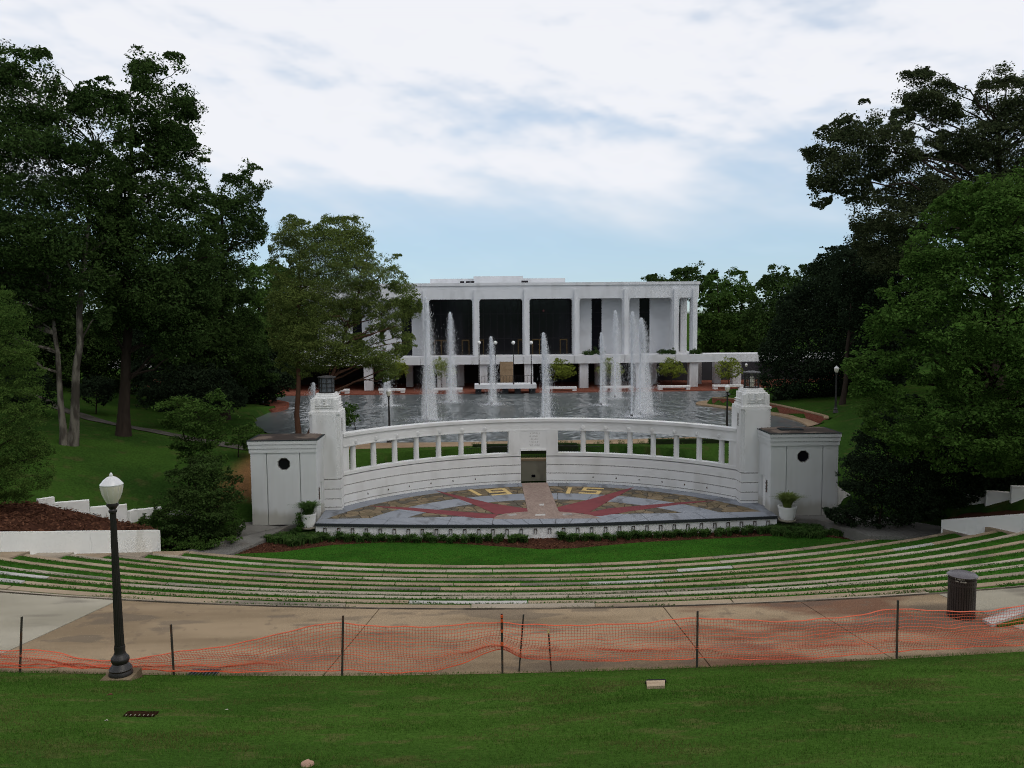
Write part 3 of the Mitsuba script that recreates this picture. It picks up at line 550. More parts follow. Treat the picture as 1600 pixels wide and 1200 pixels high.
# ------------------------------------------------------------------ pavilions and towers
def octagon(r, cx, cz, hole=None):
    return Polygon([(cx+r*math.cos(math.pi/8+i*math.pi/4), cz+r*math.sin(math.pi/8+i*math.pi/4)) for i in range(8)])
def xz_prism(poly, y0, y1):       # polygon in x,z extruded along y
    v, f = MB().prism(poly, 0, y1-y0).m
    return (np.column_stack([v[:, 0], y0+v[:, 2], v[:, 1]]), f[:, ::-1])
def pavilion(side, x0, x1, ox, label):
    y0, y1, top = 52.5, 55.2, 5.12
    p = thing('pavilion', label, 'pavilion')
    front = sbox(x0+.1, -.35, x1-.1, 4.3).difference(octagon(.43, ox, 3.58))
    gx = [x0+1.12, x1-1.12]
    pieces = front.difference(unary_union([sbox(g-.022, -1, g+.022, 5) for g in gx]))
    for i, g in enumerate(sorted(pieces.geoms, key=lambda q: q.bounds[0])):
        part(p, 'front_panel', xz_prism(g, y0+.1, y0+.35), 'pavilion_paint')
    inner, outer = (x1, x0) if side < 0 else (x0, x1); q = -1 if side < 0 else 1    # inner: towards the stage
    side_wall = sbox(y0+.36, -.35, y1, 4.3).difference(sbox(y0+1.15, -.3, y0+1.95, 2.08))
    def yz(poly, a, b):
        v, f = MB().prism(poly, 0, b-a).m; return (np.column_stack([a+v[:, 2], v[:, 0], v[:, 1]]), f)
    ix0, ix1 = (inner-.3, inner-.1) if side < 0 else (inner+.1, inner+.3)
    part(p, 'side_wall', yz(side_wall, ix0, ix1), 'pavilion_paint')
    part(p, 'side_wall', MB().box(*((outer+.1, outer+.3) if side < 0 else (outer-.3, outer-.1)), y0+.36, y1, -.35, 4.3).m, 'pavilion_paint')
    part(p, 'back_wall', MB().box(x0+.31, x1-.31, y1-.2, y1-.01, -.35, 4.3).m, 'pavilion_paint')
    part(p, 'backing', MB().box(x0+.32, x1-.32, y0+.40, y0+.45, -.3, 4.25).m, 'dark_glass')
    w = part(p, 'window', xz_prism(octagon(.45, ox, 3.58), y0+.28, y0+.33), 'dark_glass', label='black octagonal window')
    part(w, 'frame', xz_prism(octagon(.43, ox, 3.58).difference(octagon(.385, ox, 3.58)), y0+.13, y0+.2), 'groove')
    d = part(p, 'door', MB().box(*((ix0+.02, ix0+.07) if side < 0 else (ix1-.07, ix1-.02)), y0+1.16, y0+1.94, .0, 2.06).m, 'white_paint_clean')
    part(d, 'vent', MB().box(*((ix1+.003, ix1+.03) if side < 0 else (ix0-.03, ix0-.003)), y0+.7, y0+.95, 1.1, 1.9).m, 'rust_steel')
    co = part(p, 'cornice', MB().box(x0+.04, x1-.04, y0+.04, y1+.05, 4.302, 4.56).m, 'pavilion_paint')
    part(p, 'cornice', MB().box(x0+.0, x1-.0, y0+.0, y1+.08, 4.585, 4.83).m, 'pavilion_paint'); part(p, 'cornice', MB().box(x0+.06, x1-.06, y0+.06, y1, 4.55, 4.86).m, 'groove')
    part(p, 'cornice', MB().box(x0-.04, x1+.04, y0-.04, y1+.1, 4.855, 5.08).m, 'pavilion_paint')
    r = part(p, 'roof', MB().hexa([(x0-.07, y0-.07, 5.082), (x1+.07, y0-.07, 5.082), (x1+.07, y1+.12, 5.082), (x0-.07, y1+.12, 5.082)],
                               [(x0-.07, y0-.07, 5.12), (x1+.07, y0-.07, 5.12), (x1+.07, y1+.12, 5.12), (x0-.07, y1+.12, 5.12)]).m, 'slate_edge')
    part(r, 'membrane', MB().hexa([(x0+.1, y0+.12, 5.122), (x1-.1, y0+.12, 5.122), (x1-.1, y1, 5.122), (x0+.1, y1, 5.122)],
                                  [(x0+.15, y0+.2, 5.13), (x1-.15, y0+.2, 5.13), (x1-.6, y1-.6, 5.24), (x0+.6, y1-.6, 5.24)]).m, 'roof_brown')
    if side > 0: part(r, 'hatch', MB().box(ox-1.2, ox+.3, y0+.9, y0+1.7, 5.1, 5.26).m, 'slate_edge')
pavilion(-1, -18.58, -14.25, -16.38, 'white pavilion with black octagonal window beside the dogwood bushes left of the stage')
pavilion(1, 14.88, 19.5, 17.1, 'white pavilion with black octagonal window beside the dark shrubs right of the stage')

def tower(x0, x1, label, lamp_label, side):
    y0, y1 = 55.0, 57.3; t = thing('tower', label, 'tower'); cx, cy = (x0+x1)/2, (y0+y1)/2
    zz = [-.3, .17, .74, 1.40, 2.06]
    part(t, 'core', MB().box(x0+.03, x1-.03, y0+.03, y1, -.3, 2.06).m, 'groove')
    for i in range(4): part(t, 'course', MB().box(x0, x1, y0, y1, zz[i]+.03, zz[i+1]-.03).m, 'white_paint')
    sh = Polygon([(x0+.22, y0), (x1-.22, y0), (x1-.22, y0+.1), (x1-.1, y0+.1), (x1-.1, y0+.22), (x1, y0+.22), (x1, y1), (x0, y1), (x0, y0+.22), (x0+.1, y0+.22), (x0+.1, y0+.1), (x0+.22, y0+.1)])
    part(t, 'shaft', MB().prism(sh, 2.09, 6.42).m, 'white_paint')
    sx = (x1-.006, x1+.02) if side < 0 else (x0-.02, x0+.006)
    part(t, 'slit_window', MB().box(*sx, y0+.7, y0+.95, 5.2, 6.1).m, 'groove')
    m = MB()
    for z, ins, zt in ((6.422, .02, 6.60), (6.602, .12, 6.74)): m.box(x0+ins, x1-ins, y0+ins, y1-ins, z, zt)
    part(t, 'moulding', m.m, 'white_paint_clean')
    hd = part(t, 'head', MB().prism(sbox(x0+.30, y0+.30, x1-.30, y1-.30).buffer(.1), 6.742, 7.50).prism(sbox(x0+.42, y0+.42, x1-.42, y1-.42).buffer(.1), 7.50, 7.64).m, 'white_paint_clean')
    m = MB(); m.prism(sbox(x0+.5, y0+.5, x1-.5, y1-.5).buffer(.08), 7.642, 7.778); part(t, 'cap', m.m, 'white_paint_clean')
    for z in (6.85, 7.0): part(hd, 'band', MB().prism(sbox(x0+.22, y0+.22, x1-.22, y1-.22).buffer(.1), z, z+.045).m, 'white_paint_clean')
    for fx in (-.62, -.42, .42, .62): part(hd, 'fluting', MB().box(cx+fx-.06, cx+fx+.06, y0+.13, y0+.21, 7.08, 7.5).m, 'white_paint_clean')
    for k in range(6): part(hd, 'stud', MB().box(cx-.1, cx+.1, y0+.08, y0+.21, 6.88+k*.105, 6.94+k*.105).m, 'white_paint_clean')
    for fx in (-.75, .75): part(hd, 'shoulder', MB().prism(sbox(cx+fx-.12, y0+.16, cx+fx+.12, y0+.5).buffer(.04), 6.744, 7.40).m, 'white_paint_clean')
    # lantern on the tower
    L = thing('lantern', lamp_label, 'lantern'); b = 7.78; lcx = cx-.02*side
    part(L, 'base', MB().lathe([(0, b), (.56, b), (.56, b+.07), (0, b+.07)], 12, (lcx, cy, 0)).m, 'black_metal')
    part(L, 'glass', MB().lathe([(.46, b+.072), (.46, b+1.0)], 12, (lcx, cy, 0)).m, 'thin_glass' if side > 0 else 'lantern_pane')
    fm = MB()
    for i in range(8):
        a = i*math.pi/4+.2; part(L, 'bar', MB().box(lcx+.5*math.cos(a)-.025, lcx+.5*math.cos(a)+.025, cy+.5*math.sin(a)-.025, cy+.5*math.sin(a)+.025, b+.07, b+1.03).m, 'black_metal')
    for z in (.36, .66): part(L, 'hoop', MB().lathe([(.5, b+z), (.53, b+z), (.53, b+z+.035), (.5, b+z+.035), (.5, b+z)], 16, (lcx, cy, 0)).m, 'black_metal')
    part(L, 'roof', MB().lathe([(0, b+1.03), (.62, b+1.03), (.6, b+1.09), (.2, b+1.16), (0, b+1.17)], 12, (lcx, cy, 0)).m, 'black_metal')
    part(L, 'lamp', MB().lathe([(0, b+.08), (.16, b+.08), (.2, b+.4), (.17, b+.75), (0, b+.82)], 12, (lcx, cy, 0)).m, 'black_metal' if side < 0 else 'lamp_glass')
princ('lantern_pane', (.10, .11, .125), .18, True, specular=.5)
scene['thin_glass'] = {'type': 'thindielectric', 'int_ior': 1.5}
tower(-15.25, -13.2, 'white stepped tower between the left pavilion and the colonnade', 'black cage lantern on top of the left tower, in front of the pond', -1)
tower(13.78, 15.82, 'white stepped tower between the right pavilion and the colonnade', 'black cage lantern on top of the right tower with a bright lamp showing inside', 1)

# low white walls running into the shrubs
def wall_path(name, pts, label, th=.28, mat='wall_white'):      # pts: (x, y, z_bottom, z_top), one panel between each pair
    w = thing(name, label, 'wall')
    for (xa, ya, ba, ta), (xb, yb, bb, tb) in zip(pts[:-1], pts[1:]):
        d = np.array([xb-xa, yb-ya]); L = np.linalg.norm(d); n_ = np.array([-d[1], d[0]])/L*th/2; e = d/L*.006
        P = [(xa+n_[0]+e[0], ya+n_[1]+e[1]), (xa-n_[0]+e[0], ya-n_[1]+e[1]), (xb-n_[0]-e[0], yb-n_[1]-e[1]), (xb+n_[0]-e[0], yb+n_[1]-e[1])]
        if Polygon(P).exterior.is_ccw: zb, zt = (ba, ba, bb, bb), (ta, ta, tb, tb)
        else: P = P[::-1]; zb, zt = (bb, bb, ba, ba), (tb, tb, ta, ta)
        part(w, 'panel', MB().hexa([(*p, z) for p, z in zip(P, zb)], [(*p, z) for p, z in zip(P, zt)]).m, mat)
    return w
A = on_level(247, 828, .62); B = at_depth(0, 831, 38.2); Cc = at_depth(-160, 833, 33.)
wall_path('low_wall', [(A[0], A[1], -1, .62), ((A[0]+B[0])/2, (A[1]+B[1])/2, -.2, (.62+B[2])/2), (B[0], B[1], .6, B[2]), (Cc[0], Cc[1], 1.5, Cc[2])], 'long low white wall edging the top of the mulch bank beside the left row ends')
W1 = at_depth(247, 829, 48.); W2 = at_depth(168, 823, 51.)
st = []
for (xa, xb, y_, Y) in ((58, 84, 778, 47.5), (86, 139, 783, 48.3), (141, 198, 790, 49.5), (200, 212, 797, 50.3), (214, 252, 794, 51.3), (254, 320, 797, 52.3), (322, 388, 800, 53.2)):
    a, b = at_depth(xa, y_, Y), at_depth(xb, y_, Y+.6); st.append((a, b))
sw = thing('stepped_wall', 'white stepped wall climbing the grass bank behind the mulch, left of the bushes', 'wall')
for a, b in st:
    d = (b-a)[:2]; L = np.linalg.norm(d); n_ = np.array([-d[1], d[0]])/L*.15
    Pp = [(a[0]-n_[0], a[1]-n_[1]), (b[0]-n_[0], b[1]-n_[1]), (b[0]+n_[0], b[1]+n_[1]), (a[0]+n_[0], a[1]+n_[1])]
    part(sw, 'step_panel', MB().hexa([(*q, -.8) for q in Pp], [(*q, (a[2]+b[2])/2) for q in Pp]).m, 'wall_white')
A = at_depth(1473, 812, 46.8); B = at_depth(1610, 802, 42.5); Cc = at_depth(1760, 792, 38)
wall_path('low_wall', [(A[0], A[1], -1, A[2]), (B[0], B[1], -.2, B[2]), (Cc[0], Cc[1], .6, Cc[2])], 'low white wall beside the right row ends below the dark shrubs')
sw = thing('stepped_wall', 'white stepped wall under the bright green tree at the far right', 'wall')
for (xa, xb, y_, Y) in ((1512, 1539, 774, 49.3), (1541, 1579, 767, 48.2), (1581, 1660, 760, 47)):
    a, b = at_depth(xa, y_, Y), at_depth(xb, y_, Y-.6); Pp = [(a[0], a[1]), (b[0], b[1]), (b[0]+.1, b[1]+.3), (a[0]+.1, a[1]+.3)]
    part(sw, 'step_panel', MB().hexa([(*q, -.8) for q in Pp], [(*q, a[2]) for q in Pp]).m, 'wall_white')
A = at_depth(1307, 759, 53.5); B = at_depth(1345, 790, 54.5)
wall_path('low_wall', [(A[0], A[1], -.4, A[2]), (B[0], B[1], -.4, B[2]+.2)], 'short sloping white wall against the outer corner of the right pavilion')
# mulch banks between the walls
def bank(quads, label=None):
    k = struct('mulch_bank'); v, f = [], []
    q = np.array([at_depth(*p) for p in quads]).reshape(2, -1, 3); n_ = q.shape[1]
    S = np.linspace(0, 1, 14); U = np.linspace(0, n_-1, 40)
    lo = np.stack([np.interp(U, np.arange(n_), q[0][:, i]) for i in range(3)], -1); hi = np.stack([np.interp(U, np.arange(n_), q[1][:, i]) for i in range(3)], -1)
    G = lo[None]*(1-S[:, None, None])+hi[None]*S[:, None, None]; G[..., 2] += (meshkit.fbm(G*1.2, 3, 4)-.5)*.22
    I = (np.arange(13)[:, None]*40+np.arange(39)[None]).ravel()
    put(k, (G.reshape(-1, 3), np.stack([I, I+1, I+41, I+40], -1)), 'mulch', True); return G
G = bank([(-160, 830, 33.4), (0, 829.5, 38.6), (120, 829, 43.5), (240, 827, 48.1), (-160, 788, 41), (0, 788, 45), (60, 786, 47.4), (215, 822, 50.2)])
gp = G.reshape(-1, 3); r_ = np.random.default_rng(8); q = gp[r_.integers(0, len(gp), 2600)]+r_.normal(0, .18, (2600, 3))*[1, 1, .1]
u = r_.normal(size=q.shape); u[:, 2] *= .35; u /= np.linalg.norm(u, axis=1, keepdims=True); w_ = np.cross(u, r_.normal(size=q.shape)); w_ /= np.linalg.norm(w_, axis=1, keepdims=True); L = .11*r_.uniform(.5, 1.6, (len(q), 1)); q[:, 2] += .05
i = np.arange(len(q))*4
put(stuff('mulch_chips', 'brown leaf litter and bark on the bank above the left low wall'), (np.stack([q-u*L, q+w_*L*.35, q+u*L, q-w_*L*.35], 1).reshape(-1, 3), np.stack([i, i+1, i+2, i+3], -1)), 'mulch_chip')
bank([(1473, 812.5, 47.5), (1610, 803, 43.4), (1760, 793, 38.9), (1512, 800, 49.2), (1600, 792, 47), (1760, 780, 43)])

# ------------------------------------------------------------------ foliage
def leaf_cloud(cent, rad, per, size, seed, up=.7, flat_=.75, wide=.55, droop=0., fill=.35):
    """rhombic leaves round the centres cent (n,3) with radii rad (n,)"""
    r = np.random.default_rng(seed); n = len(cent); idx = np.repeat(np.arange(n), per); N = len(idx)
    d = r.normal(size=(N, 3)); d /= np.linalg.norm(d, axis=1, keepdims=True); q = (fill+(1-fill)*r.random(N)**.6)*rad[idx]*r.uniform(.8, 1.12, N)
    c = cent[idx]+d*q[:, None]*[1, 1, flat_]
    nrm = r.normal(size=(N, 3))*.75+d*.55+[0, 0, up]; nrm /= np.linalg.norm(nrm, axis=1, keepdims=True)
    a = np.cross(nrm, r.normal(size=(N, 3))); a /= np.linalg.norm(a, axis=1, keepdims=True); a[:, 2] -= droop; a /= np.linalg.norm(a, axis=1, keepdims=True)
    b = np.cross(nrm, a); b /= np.linalg.norm(b, axis=1, keepdims=True); L = (size*r.uniform(.45, 1.45, N))[:, None]
    v = np.stack([c-a*L*.5, c+b*L*wide*.5+nrm*L*.06, c+a*L*.5, c-b*L*wide*.5+nrm*L*.06], 1).reshape(-1, 3)
    i = np.arange(N)*4
    return v, np.stack([i, i+1, i+2, i+3], -1)

def outline_volume(px, Y, spacing, seed, tmax=6., bulge=1.0, holes=(), inset=.25, extra=1.0):
    """fill the body whose outline, seen in the plane y=Y, is px: lobe centres, their radii, and how deep inside they lie"""
    r = np.random.default_rng(seed); g = Polygon([tuple(at_depth(x, y, Y)[[0, 2]]) for x, y in px]).buffer(0)
    for h in holes: g = g.difference(Polygon([tuple(at_depth(x, y, Y)[[0, 2]]) for x, y in h]))
    a, b, c, d = g.bounds; out = []
    n = int((c-a)*(d-b)/spacing**2*16)
    q = r.uniform([a, b], [c, d], (n, 2)); q = q[contains_xy(g, q[:, 0], q[:, 1])]
    ed = sdist(spoints(q[:, 0], q[:, 1]), g.boundary); ok = ed > inset; q, ed = q[ok], ed[ok]
    half = np.minimum(ed*bulge*1.1+.3, tmax); yo = r.uniform(-1, 1, len(q))*half
    P = np.column_stack([q[:, 0], Y+yo, q[:, 1]]); rad = np.clip(ed*.95+.12*spacing, .25*spacing, spacing*.66)*r.uniform(.8, 1.2, len(q))
    # thin out: dart throwing
    keep = []; cell = {}
    for i in r.permutation(len(P)):
        s_ = spacing*(.42+.40*min(1, rad[i]/(spacing*.66))); k = tuple((P[i]//spacing).astype(int)); bad = False
        for dx in (-1, 0, 1):
            for dy in (-1, 0, 1):
                for dz in (-1, 0, 1):
                    for j in cell.get((k[0]+dx, k[1]+dy, k[2]+dz), ()):
                        if ((P[i]-P[j])**2).sum() < s_*s_: bad = True; break
                    if bad: break
                if bad: break
            if bad: break
        if not bad: keep.append(i); cell.setdefault(k, []).append(i)
    # perspective: pull lobes lying off the plane so that the body keeps its width at that distance
    return P[keep], rad[keep], g.area

def filler(px, Y, n, size, seed, tmax, bulge, holes, up, wide, droop, clump=1.3, thr=.46):
    """n leaves through the same body, kept where a noise field is high so that they gather in sprays with gaps between"""
    r = np.random.default_rng(seed); g = Polygon([tuple(at_depth(x, y, Y)[[0, 2]]) for x, y in px]).buffer(0)
    for h in holes: g = g.difference(Polygon([tuple(at_depth(x, y, Y)[[0, 2]]) for x, y in h]))
    a, b, c, d = g.bounds; out = []; got = 0
    for k in range(40):
        q = r.uniform([a, b], [c, d], (n*2, 2)); q = q+r.normal(0, .12*clump, q.shape); w_ = np.stack([meshkit.fbm(np.column_stack([q/clump*.9, q[:, 0]*0+seed+7*j]), 3, 11+j) for j in (0, 1)], -1)-.5
        qq = q+w_*clump*1.5; ok = contains_xy(g, qq[:, 0], qq[:, 1]); q, qq = q[ok], qq[ok]
        ed = sdist(spoints(qq[:, 0], qq[:, 1]), g.boundary); half = np.minimum(ed*bulge*1.1+.25, tmax); sgn = np.where(r.random(len(q)) < .70, -1, 1)
        P = np.column_stack([q[:, 0], Y+sgn*half*r.random(len(q))**.45, q[:, 1]])
        f = meshkit.fbm(P/clump*[.75, .75, 1.4]+seed*3.1, 3, 5)*.75+.25*meshkit.noise(P/clump*3.1, 6); P = P[f > thr+.07*np.clip(1-ed/1.2, 0, 1)]
        out.append(P); got += len(P)
        if got >= n: break
    c_ = np.concatenate(out)[:n]; N = len(c_)
    nrm = r.normal(size=(N, 3))*.75+[0, -.1, up]; nrm /= np.linalg.norm(nrm, axis=1, keepdims=True)
    a = np.cross(nrm, r.normal(size=(N, 3))); a /= np.linalg.norm(a, axis=1, keepdims=True); a[:, 2] -= droop; a /= np.linalg.norm(a, axis=1, keepdims=True)
    b = np.cross(nrm, a); b /= np.linalg.norm(b, axis=1, keepdims=True); L = (size*r.uniform(.45, 1.45, N))[:, None]
    v = np.stack([c_-a*L*.5, c_+b*L*wide*.5+nrm*L*.06, c_+a*L*.5, c_-b*L*wide*.5+nrm*L*.06], 1).reshape(-1, 3); i = np.arange(N)*4
    return v, np.stack([i, i+1, i+2, i+3], -1)

def limb(a, b, r0, r1, seed, n=7, bow=.12, rise=.15, jit=.02):
    r = np.random.default_rng(seed); t = np.linspace(0, 1, n)[:, None]; L = np.linalg.norm(b-a)
    off = np.array([r.normal(), r.normal(), 0])*bow*L*.5; p = a*(1-t)+b*t+np.sin(t*math.pi)*off+np.array([0, 0, 1])*np.sin(t*math.pi)*rise*L
    p[1:-1] += r.normal(0, jit*L, (n-2, 3)); return p, np.linspace(r0, r1, n)

STAT = []
def tree(name, label, group, px, Y, mat, bark, base, size, lai, spacing, seed, top=None, tr=.45, tmax=6., holes=(), stems=None, limbs=40, twigs=0, cat='tree', flat_=.75, wide=.55, up=.7, bulge=1., fill=.35, droop=0., inset=.25, trunk=True, mixl=.25, dens=2.6, clump=None, thr=.49):
    t = thing(name, label, cat, group)
    P, rad, area = outline_volume(px, Y, spacing, seed, tmax, bulge, holes, inset)
    la = size*size*wide*.5; w = rad**2; tot = area*lai*dens*mixl/la; per = np.maximum(6, (tot*w/w.sum())).astype(int)
    v, f = leaf_cloud(P, rad, per, size, seed+1, up, flat_, wide, droop, fill)
    fv, ff = filler(px, Y, int(area*lai*dens*(1-mixl)/la), size, seed+3, tmax, bulge, holes, up, wide, droop, clump or spacing*.75, thr)
    near = cKDTree(P).query(fv[::4])[0] < spacing*.95; fv = fv.reshape(-1, 4, 3)[near].reshape(-1, 3); ff = ff[:near.sum()]
    v, f = np.vstack([v, fv]), np.vstack([f, ff+len(v)])
    part(t, 'crown', (v, f), mat); STAT.append((len(f), round(area), len(P), name))
    if trunk:
        m = MB(); r = np.random.default_rng(seed+2); paths = []
        for sp in (stems or [None]):
            b0 = np.array(base, float) if sp is None else np.array(sp[0], float)
            tp = np.array(top if sp is None and top is not None else (sp[1] if sp else P[P[:, 2].argsort()[-min(len(P), max(2, len(P)//12))]]), float)
            rb = tr if sp is None else sp[2]
            p, rd = limb(b0-[0, 0, .5], tp, rb, rb*.22, seed+5+len(paths), 12, .025, 0., .0035); rd[0] *= 1.5; rd[1] *= 1.1
            m.tube(p, rd, 9); paths.append((p, rd))
        allp = np.concatenate([p[2:] for p, _ in paths]); allr = np.concatenate([rd[2:] for _, rd in paths])
        sel = r.permutation(len(P))[:limbs]
        for k in sel:
            b = P[k]; low = allp[:, 2] < b[2]-.25*np.linalg.norm(allp-b, axis=1); 
            dd = np.linalg.norm(allp-b, axis=1)+np.where(low, 0, 50); j = dd.argmin(); L = dd[j] % 50
            rb = min(allr[j]*.6, .02+.022*L)
            p, rd = limb(allp[j], b, rb, .018, seed+50+k, 7, .18, .04); m.tube(p, rd, 5, False)
        part(t, 'trunk', m.m, bark, 40)
    return t, P, rad
GL = lambda x, y: np.array([x, y, ground(x, y)])
def base_at(px, py, Y):
    p = at_depth(px, py, Y); return np.array([p[0], p[1], min(p[2], ground(p[0], p[1])+.1)])

# left-hand trees
tree('oak_tree', 'tall dark tree with two pale trunks on the left grass bank', 'tall trees on the left bank',
     [(-130, 110), (-60, 75), (0, 68), (42, 62), (80, 82), (102, 112), (108, 152), (135, 125), (165, 120), (182, 150), (205, 200), (190, 260), (175, 330), (195, 400), (185, 470), (150, 520), (128, 470), (96, 500), (60, 545), (0, 560), (-130, 560)],
     60, 'leaf_dark', 'bark_pale', None, .22, 3.3, 2.3, 101, tmax=5.5, limbs=70,
     stems=[(base_at(100, 690, 60), at_depth(66, 370, 60.5), .25), (base_at(112, 692, 60.2), at_depth(150, 230, 61), .32)])
tree('oak_tree', 'tallest dark tree with a single dark brown trunk beside the path on the left bank', 'tall trees on the left bank',
     [(150, 330), (172, 250), (182, 180), (196, 105), (190, 66), (226, 72), (260, 88), (302, 95), (290, 130), (322, 172), (310, 200), (327, 240), (318, 290), (332, 330), (345, 400), (345, 470), (330, 540), (290, 575), (240, 560), (205, 520), (170, 560), (140, 540), (150, 450)],
     66, 'leaf_dark', 'bark_dark', base_at(192, 668, 66), .225, 3.3, 2.3, 112, tr=.44, top=at_depth(205, 180, 66), tmax=5.5, limbs=70, holes=([(172, 205), (180, 203), (182, 222), (174, 225)], [(218, 235), (226, 234), (226, 246), (219, 246)]))
tree('oak_tree', 'narrow dark tree with a pointed top standing behind the tallest one on the left', 'tall trees on the left bank',
     [(325, 320), (340, 290), (372, 275), (385, 256), (412, 270), (424, 295), (412, 330), (425, 352), (410, 385), (395, 420), (402, 480), (420, 540), (430, 590), (390, 620), (330, 610), (290, 560), (295, 420)],
     82, 'leaf_dark', 'bark_dark', base_at(352, 650, 82), .25, 2.7, 2.4, 123, tr=.4, tmax=5, limbs=40)
for i, (lab, px, Y, mat) in enumerate((
    ('dark woodland tree filling the far left edge behind the pale trunks', [(-260, 250), (-120, 300), (0, 330), (90, 350), (120, 420), (116, 520), (110, 600), (60, 626), (-20, 626), (-260, 626)], 88, 'leaf_dark'),
    ('dark woodland tree seen between the pale trunks and the brown trunk', [(40, 390), (160, 380), (230, 420), (262, 500), (250, 590), (200, 626), (110, 630), (50, 590)], 96, 'leaf_dark'),
    ('dark woodland tree right of the brown trunk above the left path', [(190, 480), (260, 430), (330, 440), (380, 520), (385, 596), (340, 640), (215, 634)], 90, 'leaf_black'),
    ('lighter green tree at the pond edge left of the two-stemmed tree', [(385, 430), (410, 405), (440, 405), (470, 430), (480, 520), (470, 596), (430, 622), (370, 616), (360, 500)], 101, 'leaf_mid'),
    ('dark broad tree in the middle of the left bank behind the brown trunk', [(230, 400), (300, 380), (350, 400), (372, 470), (376, 560), (330, 612), (270, 600), (236, 540)], 78, 'leaf_dark'),
    ('dark shrubby tree overhanging the left shore of the pond', [(330, 540), (390, 520), (440, 540), (470, 580), (465, 612), (420, 628), (350, 630), (318, 600)], 98, 'leaf_black'))):
    p = at_depth((px[0][0]+px[len(px)//2][0])/2, 620, Y)
    tree('woodland_tree', lab, 'woodland behind the left bank', px, Y, mat, 'bark_dark', GL(p[0], Y), .36, 2.6, 3.0, 140+i*11, tr=.35, tmax=6, limbs=18)
# two-stemmed tree over the left tower
tree('river_birch', 'two-stemmed olive green tree with thin twigs behind the left tower, partly hiding the white building', None,
     [(415, 480), (424, 440), (418, 395), (430, 352), (452, 336), (482, 348), (510, 335), (556, 334), (590, 356), (584, 388), (604, 400), (624, 396), (622, 420), (640, 430), (662, 462), (655, 492), (638, 512), (652, 540), (620, 562), (642, 590), (606, 596), (575, 580), (535, 572), (490, 592), (445, 585), (424, 555)],
     72, 'leaf_olive', 'bark_red', None, .17, 2.4, 1.45, 171, tmax=3.6, limbs=95, fill=.15, droop=.5, wide=.42, up=.5, clump=.8, thr=.48,
     stems=[(GL(*at_depth(466, 690, 71)[:2]), at_depth(468, 400, 71.5), .26), (GL(*at_depth(474, 690, 71.4)[:2]), at_depth(575, 400, 72.5), .22)],
     holes=([(440, 400), (452, 398), (450, 420), (441, 422)], [(560, 500), (572, 498), (570, 520), (560, 520)], [(598, 450), (608, 448), (606, 470), (598, 470)], [(600, 520), (616, 522), (612, 540), (600, 538)]))
# feathery evergreen, dogwoods on the left
tree('cedar_tree', 'bright green feathery evergreen at the left edge of the photo above the mulch', None,
     [(-90, 440), (-20, 430), (10, 446), (22, 458), (30, 482), (52, 496), (40, 520), (56, 552), (46, 572), (80, 572), (62, 612), (80, 640), (66, 676), (76, 700), (74, 735), (84, 762), (40, 778), (0, 792), (-90, 792)],
     43.5, 'leaf_needle', 'bark_dark', GL(*at_depth(-10, 790, 43.5)[:2]), .125, 1.6, .85, 183, tr=.14, tmax=2.2, limbs=24, flat_=.5, wide=.35, up=.4, fill=.1, droop=.2)
tree('dogwood_tree', 'layered light green dogwood above the dark bush left of the pavilion', None,
     [(240, 622), (285, 606), (320, 616), (350, 610), (376, 646), (350, 660), (372, 690), (340, 700), (366, 735), (300, 745), (276, 740), (290, 712), (256, 694), (276, 668), (236, 648)],
     53, 'leaf_mid', 'bark_dark', GL(*at_depth(316, 800, 53)[:2]), .16, 1.7, 1.0, 192, tr=.09, tmax=2.2, limbs=30, flat_=.3, up=1.4, clump=.9, thr=.51)
tree('dogwood_bush', 'dense dark bush hiding the left side of the pavilion and spilling on the path', None,
     [(218, 806), (240, 796), (236, 776), (262, 760), (258, 736), (286, 730), (296, 708), (330, 716), (352, 708), (356, 734), (380, 740), (376, 764), (390, 784), (384, 812), (372, 842), (330, 852), (270, 854), (228, 840)],
     50.6, 'leaf_dark', 'bark_dark', GL(*at_depth(310, 846, 50.6)[:2]), .15, 2.6, .85, 201, tr=.08, tmax=2.0, limbs=26, flat_=.45, up=1.1, cat='bush', clump=.9, thr=.51)
for i, (lab, px, Y, mat) in enumerate((
    ('small bright shrub by the left pond edge next to the pavilion roof', [(352, 690), (372, 664), (395, 655), (410, 672), (404, 700), (372, 706)], 63, 'leaf_mid'),
    ('leafy sapling between the left tower and the pond', [(533, 640), (545, 628), (562, 634), (560, 655), (548, 668), (536, 662)], 66, 'leaf_mid'),
    ('low dark shrub at the foot of the left bushes beside the path', [(232, 838), (300, 836), (372, 838), (392, 848), (330, 862), (240, 860)], 49, 'leaf_mid'))):
    tree('shrub', lab, None, px, Y, mat, 'bark_dark', GL(*at_depth(px[0][0]+20, 700, Y)[:2]), .16, 2.2, .8, 215+i*7, tmax=1.4, limbs=8, tr=.05, cat='shrub')
for i, (lab, px, Y) in enumerate((
    ('dark understory shrub between the pale trunks and the left edge', [(-60, 590), (0, 570), (60, 578), (96, 600), (92, 636), (40, 652), (-60, 655)], 72),
    ('dark understory shrub between the pale trunks and the brown trunk, above the path', [(112, 600), (140, 584), (176, 590), (180, 618), (170, 630), (120, 632)], 79),
    ('dark understory shrub right of the brown trunk, above the path', [(206, 600), (240, 572), (300, 566), (350, 580), (392, 610), (380, 640), (300, 646), (214, 640)], 75))):
    tree('understory_shrub', lab, None, px, Y, 'leaf_black', 'bark_dark', GL(*at_depth(np.mean([q[0] for q in px]), 640, Y)[:2]), .24, 2.4, 1.6, 620+i*7, tmax=2.2, limbs=8, tr=.08, cat='shrub')
